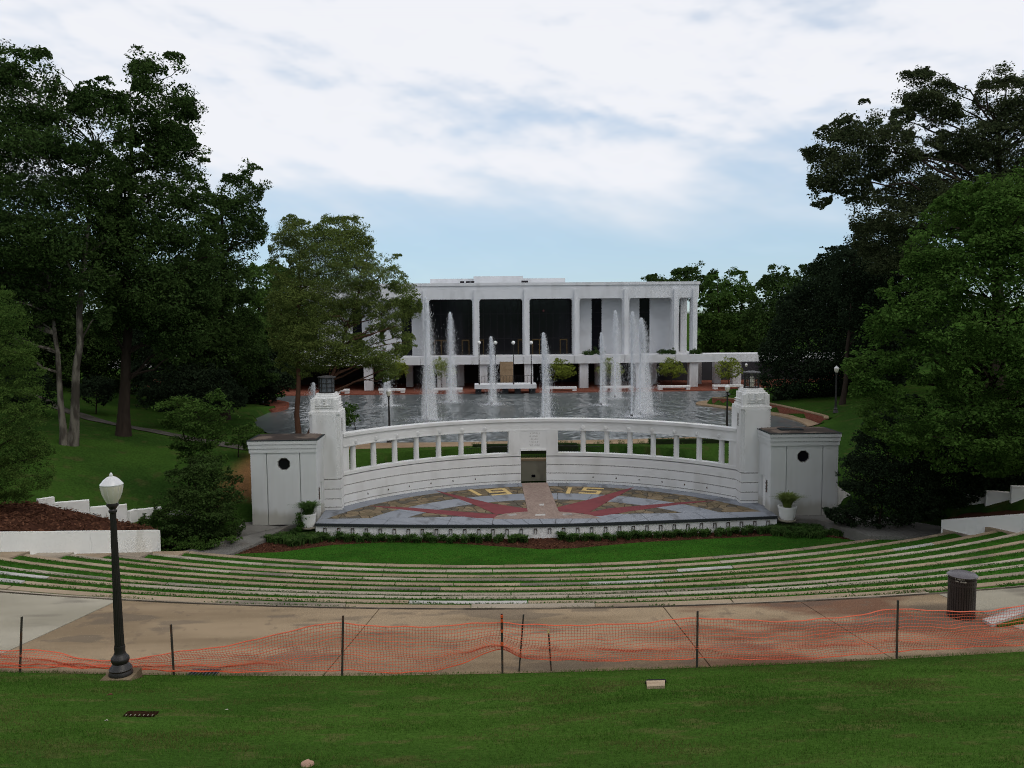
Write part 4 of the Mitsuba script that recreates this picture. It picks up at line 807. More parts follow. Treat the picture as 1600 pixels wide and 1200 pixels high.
# right-hand trees
tree('oak_tree', 'spreading grey green oak with dark limbs against the sky at the upper right', None,
     [(1250, 216), (1290, 204), (1318, 172), (1342, 166), (1378, 160), (1398, 170), (1412, 178), (1404, 140), (1416, 106), (1450, 100), (1498, 130), (1512, 162), (1528, 150), (1532, 112), (1550, 94), (1572, 100), (1584, 118), (1606, 108), (1690, 90), (1760, 300), (1700, 440), (1560, 420), (1500, 372), (1440, 380), (1405, 430), (1372, 450), (1352, 400), (1326, 352), (1328, 318), (1300, 296), (1282, 326), (1256, 302), (1264, 262)],
     66, 'leaf_oak', 'bark_dark', GL(*at_depth(1560, 640, 66)[:2]), .21, 3.0, 2.0, 231, tr=.65, top=at_depth(1560, 200, 66), tmax=5.5, limbs=100, fill=.2,
     holes=([(1426, 182), (1446, 186), (1452, 208), (1436, 216), (1424, 200)], [(1352, 282), (1376, 276), (1384, 290), (1360, 296)], [(1506, 140), (1528, 150), (1522, 172), (1508, 168)], [(1470, 250), (1484, 252), (1482, 262), (1470, 262)]))
tree('maple_tree', 'bright green full tree on the right edge in front of the oak', None,
     [(1720, 215), (1640, 225), (1596, 236), (1560, 258), (1528, 268), (1506, 290), (1482, 318), (1440, 338), (1412, 370), (1418, 410), (1398, 446), (1360, 462), (1348, 492), (1356, 520), (1330, 545), (1322, 578), (1342, 600), (1330, 626), (1352, 655), (1340, 690), (1400, 720), (1500, 750), (1720, 750)],
     44, 'leaf_bright', 'bark_dark', at_depth(1535, 778, 53.0), .19, 2.7, 1.7, 243, tr=.4, top=at_depth(1560, 400, 45), tmax=4.6, limbs=70, fill=.2, flat_=.55, up=1.1, clump=1.5, thr=.505,
     holes=([(1404, 596), (1424, 592), (1420, 612), (1408, 614)], [(1440, 590), (1462, 592), (1456, 610), (1442, 612)]))
for i, (lab, px, Y, mat, sz) in enumerate((
    ('big dark evergreen at the right end of the pond behind the lamp post', [(1184, 600), (1188, 545), (1212, 500), (1236, 446), (1262, 415), (1300, 388), (1345, 380), (1395, 400), (1440, 470), (1430, 570), (1400, 622), (1300, 638), (1205, 630)], 92, 'leaf_black', .26),
    ('dark evergreen tree rising between the oak and the big evergreen at right', [(1330, 360), (1380, 340), (1440, 360), (1500, 420), (1480, 540), (1400, 600), (1350, 590), (1310, 480), (1300, 410)], 82, 'leaf_black', .24))):
    tree('evergreen_tree', lab, None, px, Y, mat, 'bark_dark', GL(*at_depth((px[0][0]+px[8][0])/2, 620, Y)[:2]), sz*1.15, 3.2, 2.4, 255+i*9, tr=.25, tmax=6, limbs=20, thr=.45)
for i, (lab, px, Y, mat) in enumerate((
    ('round dark shrub at the foot of the right bank beside the pavilion', [(1312, 742), (1320, 716), (1334, 700), (1340, 664), (1372, 640), (1400, 610), (1440, 625), (1470, 720), (1474, 790), (1440, 822), (1380, 824), (1330, 800), (1316, 772)], 49, 'leaf_black'),
    ('dark shrub mass under the bright green tree at the right edge', [(1420, 680), (1500, 640), (1600, 640), (1720, 630), (1720, 760), (1600, 768), (1530, 788), (1500, 806), (1440, 812)], 50.2, 'leaf_black'),
    ('low spreading dark shrub on the path corner right of the pavilion', [(1280, 800), (1310, 788), (1350, 790), (1400, 806), (1420, 822), (1360, 830), (1310, 820)], 50, 'leaf_black'))):
    tree('evergreen_shrub', lab, None, px, Y, mat, 'bark_dark', GL(*at_depth(px[0][0]+60, 800, Y)[:2]), .16, 2.4, .95, 270+i*9, tr=.07, tmax=2.4, limbs=14, cat='shrub', clump=.9, thr=.50)
far = [('bright woodland tree just right of the white building', [(1088, 470), (1096, 440), (1120, 432), (1140, 455), (1150, 520), (1140, 590), (1090, 592)], 140, 'leaf_mid'),
       ('dark pine-topped tree showing above the right end of the roof', [(1000, 440), (1012, 426), (1030, 432), (1050, 418), (1070, 416), (1082, 408), (1094, 405), (1106, 416), (1104, 470), (1000, 470)], 172, 'leaf_dark'),
       ('slim tree with a tufted top right of the roof corner', [(1104, 470), (1108, 425), (1122, 412), (1128, 440), (1124, 520), (1106, 520)], 176, 'leaf_dark'),
       ('pale green tree second from the building on the far shore', [(1120, 470), (1132, 430), (1150, 422), (1170, 428), (1182, 470), (1184, 560), (1150, 600), (1126, 580)], 150, 'leaf_mid'),
       ('green tree in front of the far shore woods beside the dark evergreen', [(1160, 500), (1178, 440), (1200, 418), (1228, 414), (1252, 430), (1262, 470), (1240, 560), (1200, 604), (1164, 590)], 132, 'leaf_dark'),
       ('tall far tree above the dark evergreens on the right', [(1236, 450), (1250, 410), (1280, 404), (1310, 420), (1312, 500), (1240, 520)], 150, 'leaf_dark'),
       ('far tree behind the left end of the white building', [(400, 470), (430, 430), (480, 440), (560, 450), (640, 452), (640, 540), (410, 560)], 165, 'leaf_dark')]
for i, (lab, px, Y, mat) in enumerate(far):
    p = at_depth(np.mean([q[0] for q in px]), 600, Y); tree('woodland_tree', lab, 'woodland around the white building', px, Y, mat, 'bark_dark', GL(p[0], Y), .50, 2.8, 3.2, 300+i*9, tr=.4, tmax=6, limbs=10)

# liriope clumps and ground cover along the stage front
def tuft(c, h, n, seed, spread=.9):
    r = np.random.default_rng(seed); a = r.uniform(0, 2*math.pi, n); l = h*r.uniform(.6, 1.15, n); o = r.uniform(.2, spread, n); k = np.linspace(0, 1, 4)
    w_ = np.array([.012, .02, .014, .0]); V, F = [], []
    dirs = np.stack([np.cos(a), np.sin(a)], -1)
    p = np.zeros((n, 4, 3)); p[..., :2] = dirs[:, None]*(k**1.3)[None, :, None]*(l*o)[:, None, None]+r.normal(0, .09, (n, 1, 2))
    p[..., 2] = (np.sin(k*1.9)/np.sin(1.57))[None]*l[:, None]*.85
    sd = np.stack([-dirs[:, 1], dirs[:, 0], 0*a], -1)[:, None]*w_[None, :, None]*1.6
    v = np.stack([p-sd, p+sd], 2).reshape(n, 8, 3)+np.asarray(c); f = np.array([[0, 1, 3, 2], [2, 3, 5, 4], [4, 5, 7, 6]])
    return v.reshape(-1, 3), (f[None]+np.arange(n)[:, None, None]*8).reshape(-1, 4)
r_ = np.random.default_rng(31)
xs_ = [x for x in np.linspace(-13.6, 14.4, 62) if not (-.9 < x < 1.0)]
for k, x in enumerate(xs_):
    y = np.interp(x, fx, fy)-.45-.36*(k % 2)+r_.normal(0, .06); ky = thing('liriope_clump', 'grassy green liriope clump in the row planted along the stage front', 'plant', 'liriope clumps along the stage front')
    put(ky, MB().add(*tuft((x+r_.normal(0, .07), y, -.9), r_.uniform(.36, .52), 140, 400+k, 1.1)).m, 'leaf_liriope')
for pxs, lab in (([(412, 842), (425, 826), (470, 820), (510, 826), (505, 842), (460, 850)], 'pale green ground cover mound at the left end of the stage planting'), ([(1190, 826), (1215, 812), (1280, 812), (1322, 822), (1325, 832), (1270, 838), (1210, 834)], 'green ground cover mound at the right end of the stage planting')):
    g = flat(pxs, -.7); m = MB(); a, b, c, d = g.bounds; q = r_.uniform([a, b], [c, d], (900, 2)); q = q[contains_xy(g, q[:, 0], q[:, 1])][:150]
    for j, (x, y) in enumerate(q): m.add(*tuft((x, y, -.9), .44, 46, 700+j))
    put(stuff('ground_cover', lab), m.m, 'leaf_liriope')

# hedges behind the colonnade
for pxa, pxb, y_, zt, lab in ((590, 718, 68.2, 2.15, 'long low hedge behind the left bays of the colonnade'), (736, 905, 66.6, 2.72, 'clipped hedge behind the doorway of the colonnade'), (908, 1010, 67.0, 2.62, 'clipped hedge behind the middle right bays of the colonnade'), (1012, 1160, 66.6, 2.95, 'tall hedge behind the bays next to the right tower')):
    a, b = at_depth(pxa, 700, y_)[0], at_depth(pxb, 700, y_)[0]; n_ = int((b-a)*1.3*1.1/.05)
    q = np.column_stack([r_.uniform(a, b, n_), y_+r_.uniform(-.55, .55, n_), r_.uniform(1.35 if zt < 2.5 else 1.3, zt-.12, n_)])
    shell = (np.abs(q[:, 1]-y_) > .38) | (q[:, 2] > zt-.35) | (q[:, 0] < a+.3) | (q[:, 0] > b-.3); q = q[shell]
    h = thing('hedge', lab, 'hedge'); part(h, 'foliage', leaf_cloud(q, np.full(len(q), .16), np.full(len(q), 16), .085, int(pxa), .6), 'leaf_hedge')
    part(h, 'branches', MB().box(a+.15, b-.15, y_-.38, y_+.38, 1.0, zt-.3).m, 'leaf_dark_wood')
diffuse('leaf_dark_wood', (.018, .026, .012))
put(struct('sandy_path'), MB().prism(Polygon([(-17, 65.6), (-9, 66.4), (0, 67.1), (9, 66.8), (16, 67.6), (21, 72), (20.4, 73), (15, 69.9), (8, 69.0), (0, 68.9), (-8, 68.8), (-15.6, 69.0), (-20, 72.4), (-21.5, 71.8)]), 1.6, 2.33).m, 'sand')

# ------------------------------------------------------------------ planters
for px, py, Y, sc, lab, plab, trail in ((482, 817, 51.6, .9, 'white round planter pot on a plinth at the left end of the stage', 'round grassy plant with trailing leaves in the left planter pot', 1), (1230, 807, 51.4, 1.05, 'larger white round planter pot at the right end of the stage', 'bushy round plant in the right planter pot', 0)):
    x, y = at_depth(px, py, Y)[:2]; z0 = -.32
    t = thing('planter', lab, 'planter')
    part(t, 'foot', MB().lathe([(0, z0), (.5*sc, z0), (.52*sc, z0+.08), (.46*sc, z0+.1)], 20, (x, y, 0)).m, 'walk_grey')
    part(t, 'pot', MB().lathe([(.40*sc, z0+.1), (.47*sc, z0+.3), (.52*sc, z0+.75), (.56*sc, z0+.82), (.57*sc, z0+.93), (.50*sc, z0+.93), (.47*sc, z0+.84), (0, z0+.84)], 24, (x, y, 0)).m, 'white_paint_clean', 40)
    m = MB(); r_ = np.random.default_rng(int(px))
    m.add(*tuft((x, y, z0+.85), .85*sc, 420, int(px), 1.5)); m.add(*tuft((x, y, z0+1.0), .8*sc, 260, int(px)+1, 1.1))
    k = thing('potted_plant', plab, 'plant'); part(k, 'fronds', m.m, 'leaf_olive' if not trail else 'leaf_liriope')
    if trail:
        c = np.column_stack([x-.42+r_.normal(0, .16, 60), y-.25+r_.normal(0, .15, 60), np.linspace(z0+.0, z0+1.0, 60)]); part(k, 'trailing_stems', leaf_cloud(c, np.full(60, .2), np.full(60, 22), .1, 9), 'leaf_hedge')

# ------------------------------------------------------------------ pond edges
def curve(pts, n=50):
    pts = np.asarray(pts, float); s_ = np.r_[0, np.cumsum(np.linalg.norm(np.diff(pts[:, :2], axis=0), axis=1))]; u = np.linspace(0, s_[-1], n)
    from scipy.interpolate import PchipInterpolator
    return np.stack([PchipInterpolator(s_, pts[:, i])(u) for i in range(pts.shape[1])], -1)
def band(c, off0, off1, z0, z1):
    d = np.gradient(c[:, :2], axis=0); d /= np.linalg.norm(d, axis=1, keepdims=True); n_ = np.stack([-d[:, 1], d[:, 0]], -1)
    a, b = c[:, :2]+n_*off0, c[:, :2]+n_*off1; P = Polygon(list(map(tuple, a))+list(map(tuple, b[::-1]))).buffer(0)
    return MB().prism(P, z0, z1).m
pe = curve([on_level(x, y, 2.25)[:2] for x, y in ((1262, 667), (1240, 656), (1205, 648), (1160, 642), (1115, 636), (1088, 632), (1094, 628), (1116, 626))], 60)
put(struct('pond_kerb'), band(pe, 0, -1.3, 1.2, 2.34), 'sand')
bw = curve(BW, 70)
w = thing('brick_wall', 'low curved red brick wall along the right shore of the pond, topped by a pale cap', 'wall')
part(w, 'wall', band(bw, .15, -.2, 1.6, 2.95), 'brick'); part(w, 'cap', band(bw, .19, -.25, 2.954, 3.06), 'sand')
be = curve([on_level(x, y, 2.3)[:2] for x, y in ((398, 642), (425, 643), (446, 639), (452, 633), (440, 629), (418, 627))], 40)
w = thing('brick_edge', 'curved red brick pond edge on the left shore under the trees', 'kerb')
part(w, 'wall', MB().prism(Polygon(list(map(tuple, be))), 1.5, 2.55).m, 'brick'); part(w, 'paving', MB().prism(Polygon(list(map(tuple, be))).buffer(-.2), 2.553, 2.6).m, 'brick_paving')
lpath = curve([(-55, 86), (-46, 80), (-38, 74.5), (-32, 70.5), (-26.5, 67.5), (-22, 65.8)], 60)
d = np.gradient(lpath, axis=0); d /= np.linalg.norm(d, axis=1, keepdims=True); nn = np.stack([-d[:, 1], d[:, 0]], -1)
L_ = [np.column_stack([lpath+nn*o, [ground(*q)+.06 for q in lpath+nn*o]]) for o in (-.9, 0, .9)]; i = np.arange(59)
put(struct('path'), (np.concatenate(L_), np.vstack([np.stack([i, i+1, i+61, i+60], -1), np.stack([i+60, i+61, i+121, i+120], -1)])), 'path_dark', True)

# ------------------------------------------------------------------ the white building across the pond
LX_ = [-26.4+7.25*i for i in range(8)]; XL, XR = -29.9, 27.75; ZD, ZF, ZT = 6.98, 15.1, 17.42; YF = 120.0
lib = thing('white_building', 'long white concrete building with tall columns and dark glass bays across the pond', 'building')
bays = [sbox(a+.5, ZD-1, b-.5, ZF) for a, b in zip(LX_[:-1], LX_[1:])]+[sbox(XL-2, ZD-1, LX_[0]-.5, ZF), sbox(LX_[-1]+.5, ZD-1, XR-1.05, ZF)]
bays = unary_union([b.buffer(-.45).buffer(.45) for b in bays])
for x in LX_+[XR-.62]:
    h_ = 3.6 if x != XR-.62 else .43
    g = sbox(max(x-h_, XL), ZD, min(x+h_, XR-.19), ZF+.0).difference(bays)
    g = max(getattr(g, 'geoms', [g]), key=lambda q: q.area)
    part(lib, 'column', xz_prism(g, YF, YF+1.2), 'library_white')
    part(lib, 'pilaster', MB().box(x-.28, x+.28, YF-.35, YF-.003, ZD, ZT-1.0).m, 'library_white')
part(lib, 'fascia', MB().box(XL, XR, YF-.05, YF+24, ZF+.003, ZT-.42).m, 'library_white')
part(lib, 'roof_edge', MB().box(XL-.12, XR+.12, YF-.2, YF+24.2, ZT-.415, ZT).m, 'library_white')
for x0, x1, z1, y0 in ((at_depth(672, 440, 130)[0], at_depth(883, 440, 130)[0], at_depth(800, 435.0, 130)[2], 130), (at_depth(740, 440, 129)[0], at_depth(817, 440, 129)[0], at_depth(780, 431.5, 129)[2], 128.8)):
    part(lib, 'penthouse', MB().box(x0, x1, y0, y0+10, ZT, z1).m, 'library_white')
for px in (722, 731, 738, 818, 822): x = at_depth(px, 440, 127)[0]; part(lib, 'roof_vent', MB().box(x-.3, x+.3, 127, 127.6, ZT, ZT+.55).m, 'mullion')
# facades in the bays
for bi, (a, b) in enumerate(zip(LX_[:-1], LX_[1:])):
    yw = YF+2.6
    if bi in (2, 3, 4):
        gb = part(lib, 'glass_bay', MB().box(a, b, yw+.12, yw+.2, ZD, ZF).m, 'mullion')
        zr = [ZD+.05, ZD+2.35, ZD+6.0, ZF-.02]; xr = np.linspace(a+.05, b-.05, 8)
        for r in range(3):
            for c in range(7):
                part(gb, 'pane', MB().box(xr[c]+.05, xr[c+1]-.05, yw+.06+.01*((r+c) % 3), yw+.118, zr[r]+.06, zr[r+1]-.06).m, 'dark_glass')
        for c in ((1, 2, 5) if bi != 3 else (0, 6)):
            u = MB().box(xr[c]-.03, xr[c]+.07, yw-.05, yw+.05, ZD, ZD+2.2); u.box(xr[c+1]-.07, xr[c+1]+.03, yw-.05, yw+.05, ZD, ZD+2.2); u.box(xr[c]+.07, xr[c+1]-.07, yw-.05, yw+.05, ZD+2.08, ZD+2.2)
            part(gb, 'door_frame', u.m, 'door_frame')
    else:
        s0, s1 = {0: (-22.8, -21.4), 1: (-15.6, -14.1), 5: (12.45, 13.95), 6: (19.55, 21.1)}[bi]
        part(lib, 'wall_panel', MB().box(a, s0, yw, yw+.4, ZD, ZF).m, 'library_wall'); part(lib, 'wall_panel', MB().box(s1, b, yw, yw+.4, ZD, ZF).m, 'library_wall')
        w = part(lib, 'slit_window', MB().box(s0, s1, yw+.25, yw+.35, ZD, ZF).m, 'mullion')
        for r in range(4): part(w, 'pane', MB().box(s0+.06, s1-.06, yw+.2, yw+.248, ZD+.05+r*2.02, ZD+1.98+r*2.02).m, 'dark_glass')
part(lib, 'end_wall', MB().box(24.3, 24.7, YF+2.6, YF+24, ZD, ZF).m, 'dark_glass'); part(lib, 'end_wall', MB().box(XL+2, XL+2.4, YF+2.6, YF+24, ZD, ZF).m, 'library_wall')
for y in (126.5, 133., 139.5): part(lib, 'column', MB().box(XR-1.1, XR-.1, y, y+1.0, ZD, ZF).m, 'library_white'); part(lib, 'column', MB().box(24.75, 25.2, y-3, y-2.2, ZD, ZF).m, 'library_white')
part(lib, 'light', MB().lathe([(0, 13.2), (.12, 13.3), (.12, 13.45), (0, 13.55)], 8, (5.3, YF+2.3, 0)).m, 'stage_red')
# deck
deck = thing('deck', 'long white concrete deck on piers in front of the white building', 'deck')
for i, (a, b) in enumerate(zip(np.arange(-56, 54, 7.25), np.arange(-48.75, 54, 7.25))):
    part(deck, 'panel', MB().box(a+.03, b-.03, 117.2, 117.5, 5.86, 7.0).m, 'library_white')
part(deck, 'slab', MB().box(-56, 28.2, 117.51, 146, 6.3, 6.96).m, 'library_white'); part(deck, 'slab', MB().box(28.21, 52, 117.51, 121.5, 6.3, 6.96).m, 'library_white')
for px in (576, 690, 755, 826, 912, 1083, 1000, 1150):
    x = at_depth(px, 590, 118)[0]; wd = .62
    part(deck, 'pier', MB().box(x-wd, x+wd, 117.6, 118.9, 1.9, 6.3).m, 'library_white')
for px in (640, 720, 935, 1020, 1090, 1120):
    x = at_depth(px, 590, 123)[0]; part(deck, 'pier', MB().box(x-.5, x+.5, 122.6, 123.8, 1.9, 6.3).m, 'library_white')
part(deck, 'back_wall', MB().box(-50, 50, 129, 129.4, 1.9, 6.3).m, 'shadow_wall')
for px in (660, 740, 812, 870, 960):
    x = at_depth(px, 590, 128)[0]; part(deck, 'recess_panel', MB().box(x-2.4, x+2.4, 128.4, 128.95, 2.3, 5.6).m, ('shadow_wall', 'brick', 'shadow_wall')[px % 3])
plaza = struct('plaza'); put(plaza, MB().box(-60, 60, 112.6, 146, 1.3, 2.3).m, 'brick_paving')
put(struct('plaza_edge'), MB().box(-60, 60, 112.2, 112.59, 1.3, 2.22).m, 'brick')
for i, px in enumerate((930, 1040, 1090)):
    x0, x1 = at_depth(px-(12 if i else 18), 550, 119)[0], at_depth(px+(14 if i < 2 else 3), 550, 119)[0]; c = np.column_stack([r_.uniform(x0, x1, 60), 118.4+r_.normal(0, .3, 60), 7.1+np.abs(r_.normal(0, .25, 60))])
    t = thing('deck_shrub', ('low shrub on the deck edge left of the tall fountain jets', 'shrub on the deck edge right of the tall fountain jets', 'small shrub on the deck under the right end of the roof')[i], 'shrub'); part(t, 'foliage', leaf_cloud(c, np.full(60, .3), np.full(60, 18), .2, 60+i), 'leaf_dark')
# landing, stair and its four globe lamps
ld = thing('landing', 'white landing over the water at the foot of the tan stair', 'platform')
xa, xb = at_depth(741.5, 603, 111)[0], at_depth(838, 603, 111)[0]; zt, zb = at_depth(790, 600.5, 111)[2], at_depth(790, 607, 111)[2]
part(ld, 'slab', MB().box(xa, xb, 110.6, 113.6, zb, zt).m, 'library_white')
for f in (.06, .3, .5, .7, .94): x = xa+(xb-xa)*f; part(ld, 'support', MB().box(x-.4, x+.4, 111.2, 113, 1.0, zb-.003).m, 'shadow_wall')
xs0, xs1 = at_depth(782, 590, 113.5)[0], at_depth(803.5, 590, 113.5)[0]
st = thing('stair', 'tan stair climbing from the landing to the deck', 'stair')
for i in range(18):
    part(st, 'step', MB().box(xs0, xs1, 113.62+i*.2, 117.18, zt-.1+(6.3-zt)*i/18., zt-.1+(6.3-zt)*(i+1)/18.-.004).m, 'sand')
ra = thing('railing', 'dark railing on the landing at the foot of the tan stair', 'railing')
part(ra, 'top_rail', MB().box(xs0-2.6, xs1+2.6, 113.3, 113.36, zt+.95, zt+1.0).m, 'mullion')
for x in np.arange(xs0-2.6, xs1+2.6, .42): part(ra, 'baluster', MB().box(x, x+.04, 113.31, 113.35, zt, zt+.95).m, 'mullion')
for i, px in enumerate((748.3, 774, 802, 830)):
    p = at_depth(px, 535.5, 111.2); lo = zt
    t = thing('globe_lamp', f'{("leftmost", "second", "third", "rightmost")[i]} of the four tall lamps with white globes on the landing', 'street lamp', 'globe lamps on the landing')
    part(t, 'pole', MB().lathe([(.10, lo), (.09, lo+.3), (.06, lo+.4), (.05, p[2]-.2), (0, p[2]-.15)], 8, (p[0], 111.2, 0)).m, 'black_metal')
    part(t, 'globe', MB().lathe([(.001, p[2]-.25)]+[(.25*math.sin(a), p[2]-.25*math.cos(a)) for a in np.linspace(.2, 2.95, 9)]+[(.001, p[2]+.25)], 14, (p[0], 111.2, 0)).m, 'globe', True)
# benches and small lime green trees
bl = [(525, 546, 'end of a white bench behind the left tower'), (592, 633, 'white bench left of the big left fountain jet'), (678, 723, 'white bench left of the landing'), (852, 901, 'white bench right of the landing'), (942, 990, 'white bench behind the tall jets on the right'), (1028, 1078, 'white bench near the end of the plaza'), (1114, 1160, 'white bench nearest the right tower lantern')]
for a, b, lab in bl:
    x0, x1 = at_depth(a, 610, 113.6)[0], at_depth(b, 610, 113.6)[0]; t = thing('bench', lab, 'bench', 'white benches on the plaza')
    part(t, 'seat', MB().box(x0, x1, 113.2, 114.1, 2.62, 2.88).m, 'white_paint_clean')
    for x in (x0+.05, x1-.6): part(t, 'leg', MB().box(x, x+.55, 113.3, 114.0, 2.28, 2.618).m, 'white_paint_clean')
lt = [(618, 'leftmost of the small lime green trees, half hidden by the big birch', 572), (690, 'small lime green tree left of the landing', 574), (878, 'small lime green tree right of the landing', 576), (953, 'small lime green tree behind the tall jets on the right', 575), (1049, 'small lime green tree near the right end of the plaza', 574), (1138, 'rightmost of the small lime green trees', 574)]
for i, (px, lab, cy) in enumerate(lt):
    w_ = 24; px0 = [(px-w_, cy+6), (px-w_*.7, cy-8), (px-w_*.25, cy-18), (px+w_*.3, cy-16), (px+w_*.75, cy-6), (px+w_, cy+8), (px+w_*.5, cy+15), (px-w_*.2, cy+17), (px-w_*.7, cy+13)]
    tree('plaza_tree', lab, 'small lime green trees on the plaza', px0, 115.4, 'leaf_lime', 'bark_dark', (at_depth(px, 600, 115.4)[0], 115.4, 2.3), .24, 1.1, .9, 500+i*7, tr=.07, top=at_depth(px, cy-6, 115.4), tmax=2.0, limbs=14, flat_=.45, inset=.1)

# ------------------------------------------------------------------ fountain jets
scene['mist_air'] = {'type': 'homogeneous', 'albedo': {'type': 'rgb', 'value': [.985, .985, .985]}, 'sigma_t': .8}
scene['mist_skin'] = {'type': 'null'}
def jet(px, py, ty, wpx, label, dens=1., drift=0., mist=.8):
    b = on_level(px, py, 2.2); x, y = b[:2]; h = at_depth(px, ty, y)[2]-2.2; W = wpx*y/FOC*.5; r = np.random.default_rng(int(px*7+py))
    t = thing('fountain_jet', label, 'fountain', 'fountain jets in the pond')
    n = int(1000*dens*h*(.5+W)); s_ = r.random(n)**.9; hh = h*(1-np.abs(r.normal(0, .09, n))).clip(.5, 1.0); z = hh*(1-(2*s_-1)**2)
    sp = np.where(s_ < .5, .035+.05*s_, .045+W*.46*np.maximum(0, 2*(s_-.5))**1.15)*np.where(r.random(n) < .15, 1.6, 1)
    q = np.column_stack([x+r.normal(0, 1, n)*sp+drift*np.maximum(0, s_-.4)**1.3, y+r.normal(0, 1, n)*sp, 2.21+z])
    L = r.uniform(.04, .13, n)[:, None]*np.array([0, 0, 1.])+r.normal(0, .008, (n, 3)); a = r.uniform(0, 6.28, n); wv = np.stack([np.cos(a), np.sin(a), 0*a], -1)*r.uniform(.006, .011, n)[:, None]
    i = np.arange(n)*4
    part(t, 'spray', (np.stack([q-L, q+wv, q+L, q-wv], 1).reshape(-1, 3), np.stack([i, i+1, i+2, i+3], -1)), 'spray', kind='stuff')
    if mist:
        k = np.linspace(0, .97, 12); rr = np.maximum(.03, W*mist*(1.02-k)**.8*(.35+.65*np.clip((1-k)*1.6, 0, 1)))
        prof = [(0.001, 2.23)]+[(a, 2.23+b*h) for a, b in zip(rr, k)]+[(0.001, 2.23+h*.985)]; c = np.array([x+drift*.25, y, 0])
        kk = part(t, 'mist', MB().lathe(prof, 16, c).m, 'mist_skin', kind='stuff'); scene[kk]['interior'] = {'type': 'ref', 'id': 'mist_air'}
    k = np.linspace(0, 1, 14); part(t, 'stream', MB().tube(np.column_stack([x+r.normal(0, .012, 14), y+0*k, 2.15+k*h*.55]), .075*(1-.45*k), 6).m, 'spray')
    part(t, 'nozzle', MB().lathe([(.14, 2.0), (.14, 2.42), (.09, 2.46), (.0, 2.47)], 8, (x, y, 0)).m, 'black_metal')
    n = int(900*(.5+W)); a = r.uniform(0, 6.28, n); d = np.abs(r.normal(0, 1, n))*(.5+W*.8); q = np.column_stack([x+np.cos(a)*d+drift*.3, y+np.sin(a)*d, np.full(n, 2.215)+r.uniform(0, .03, n)]); u = np.stack([np.cos(a), np.sin(a), 0*a], -1)*r.uniform(.02, .08, n)[:, None]; v = np.stack([-np.sin(a), np.cos(a), 0*a], -1)*r.uniform(.02, .06, n)[:, None]; i = np.arange(n)*4
    part(t, 'foam', (np.stack([q-u, q+v, q+u, q-v], 1).reshape(-1, 3), np.stack([i, i+3, i+2, i+1], -1)), 'spray', kind='stuff')
jet(667, 656, 464, 34, 'tall fountain jet right of the birch, wide curtain of spray', 1.0, 1.0)
jet(705, 628, 488, 26, 'tall slim fountain jet second from the left in front of the dark glass', 1.2, .3)
jet(768, 632, 526, 20, 'short fountain jet in front of the landing and stair', 1.2, .5)
jet(849, 655, 520, 22, 'fountain jet rising above the middle of the colonnade', 1.3, 1.0)
jet(939, 633, 520, 16, 'short slim fountain jet left of the group of tall jets on the right', 1.3, .8)
jet(961, 622, 485, 26, 'tall fountain jet at the back of the right-hand group', 1.1, .4)
jet(987, 651, 487, 26, 'tallest front fountain jet of the right-hand group', 1.2, .6, 0)
jet(1000, 647, 497, 40, 'wide drifting fountain jet at the right of the right-hand group', 1.0, 1.6)
jet(602, 634, 560, 24, 'low fountain jet left of the lamp post behind the colonnade', .9, 1.0)
jet(492, 655, 598, 22, 'fountain jet just left of the left tower lantern', .8, -.8)
for i, (px, py) in enumerate(((812, 655), (1012, 651))):
    pass

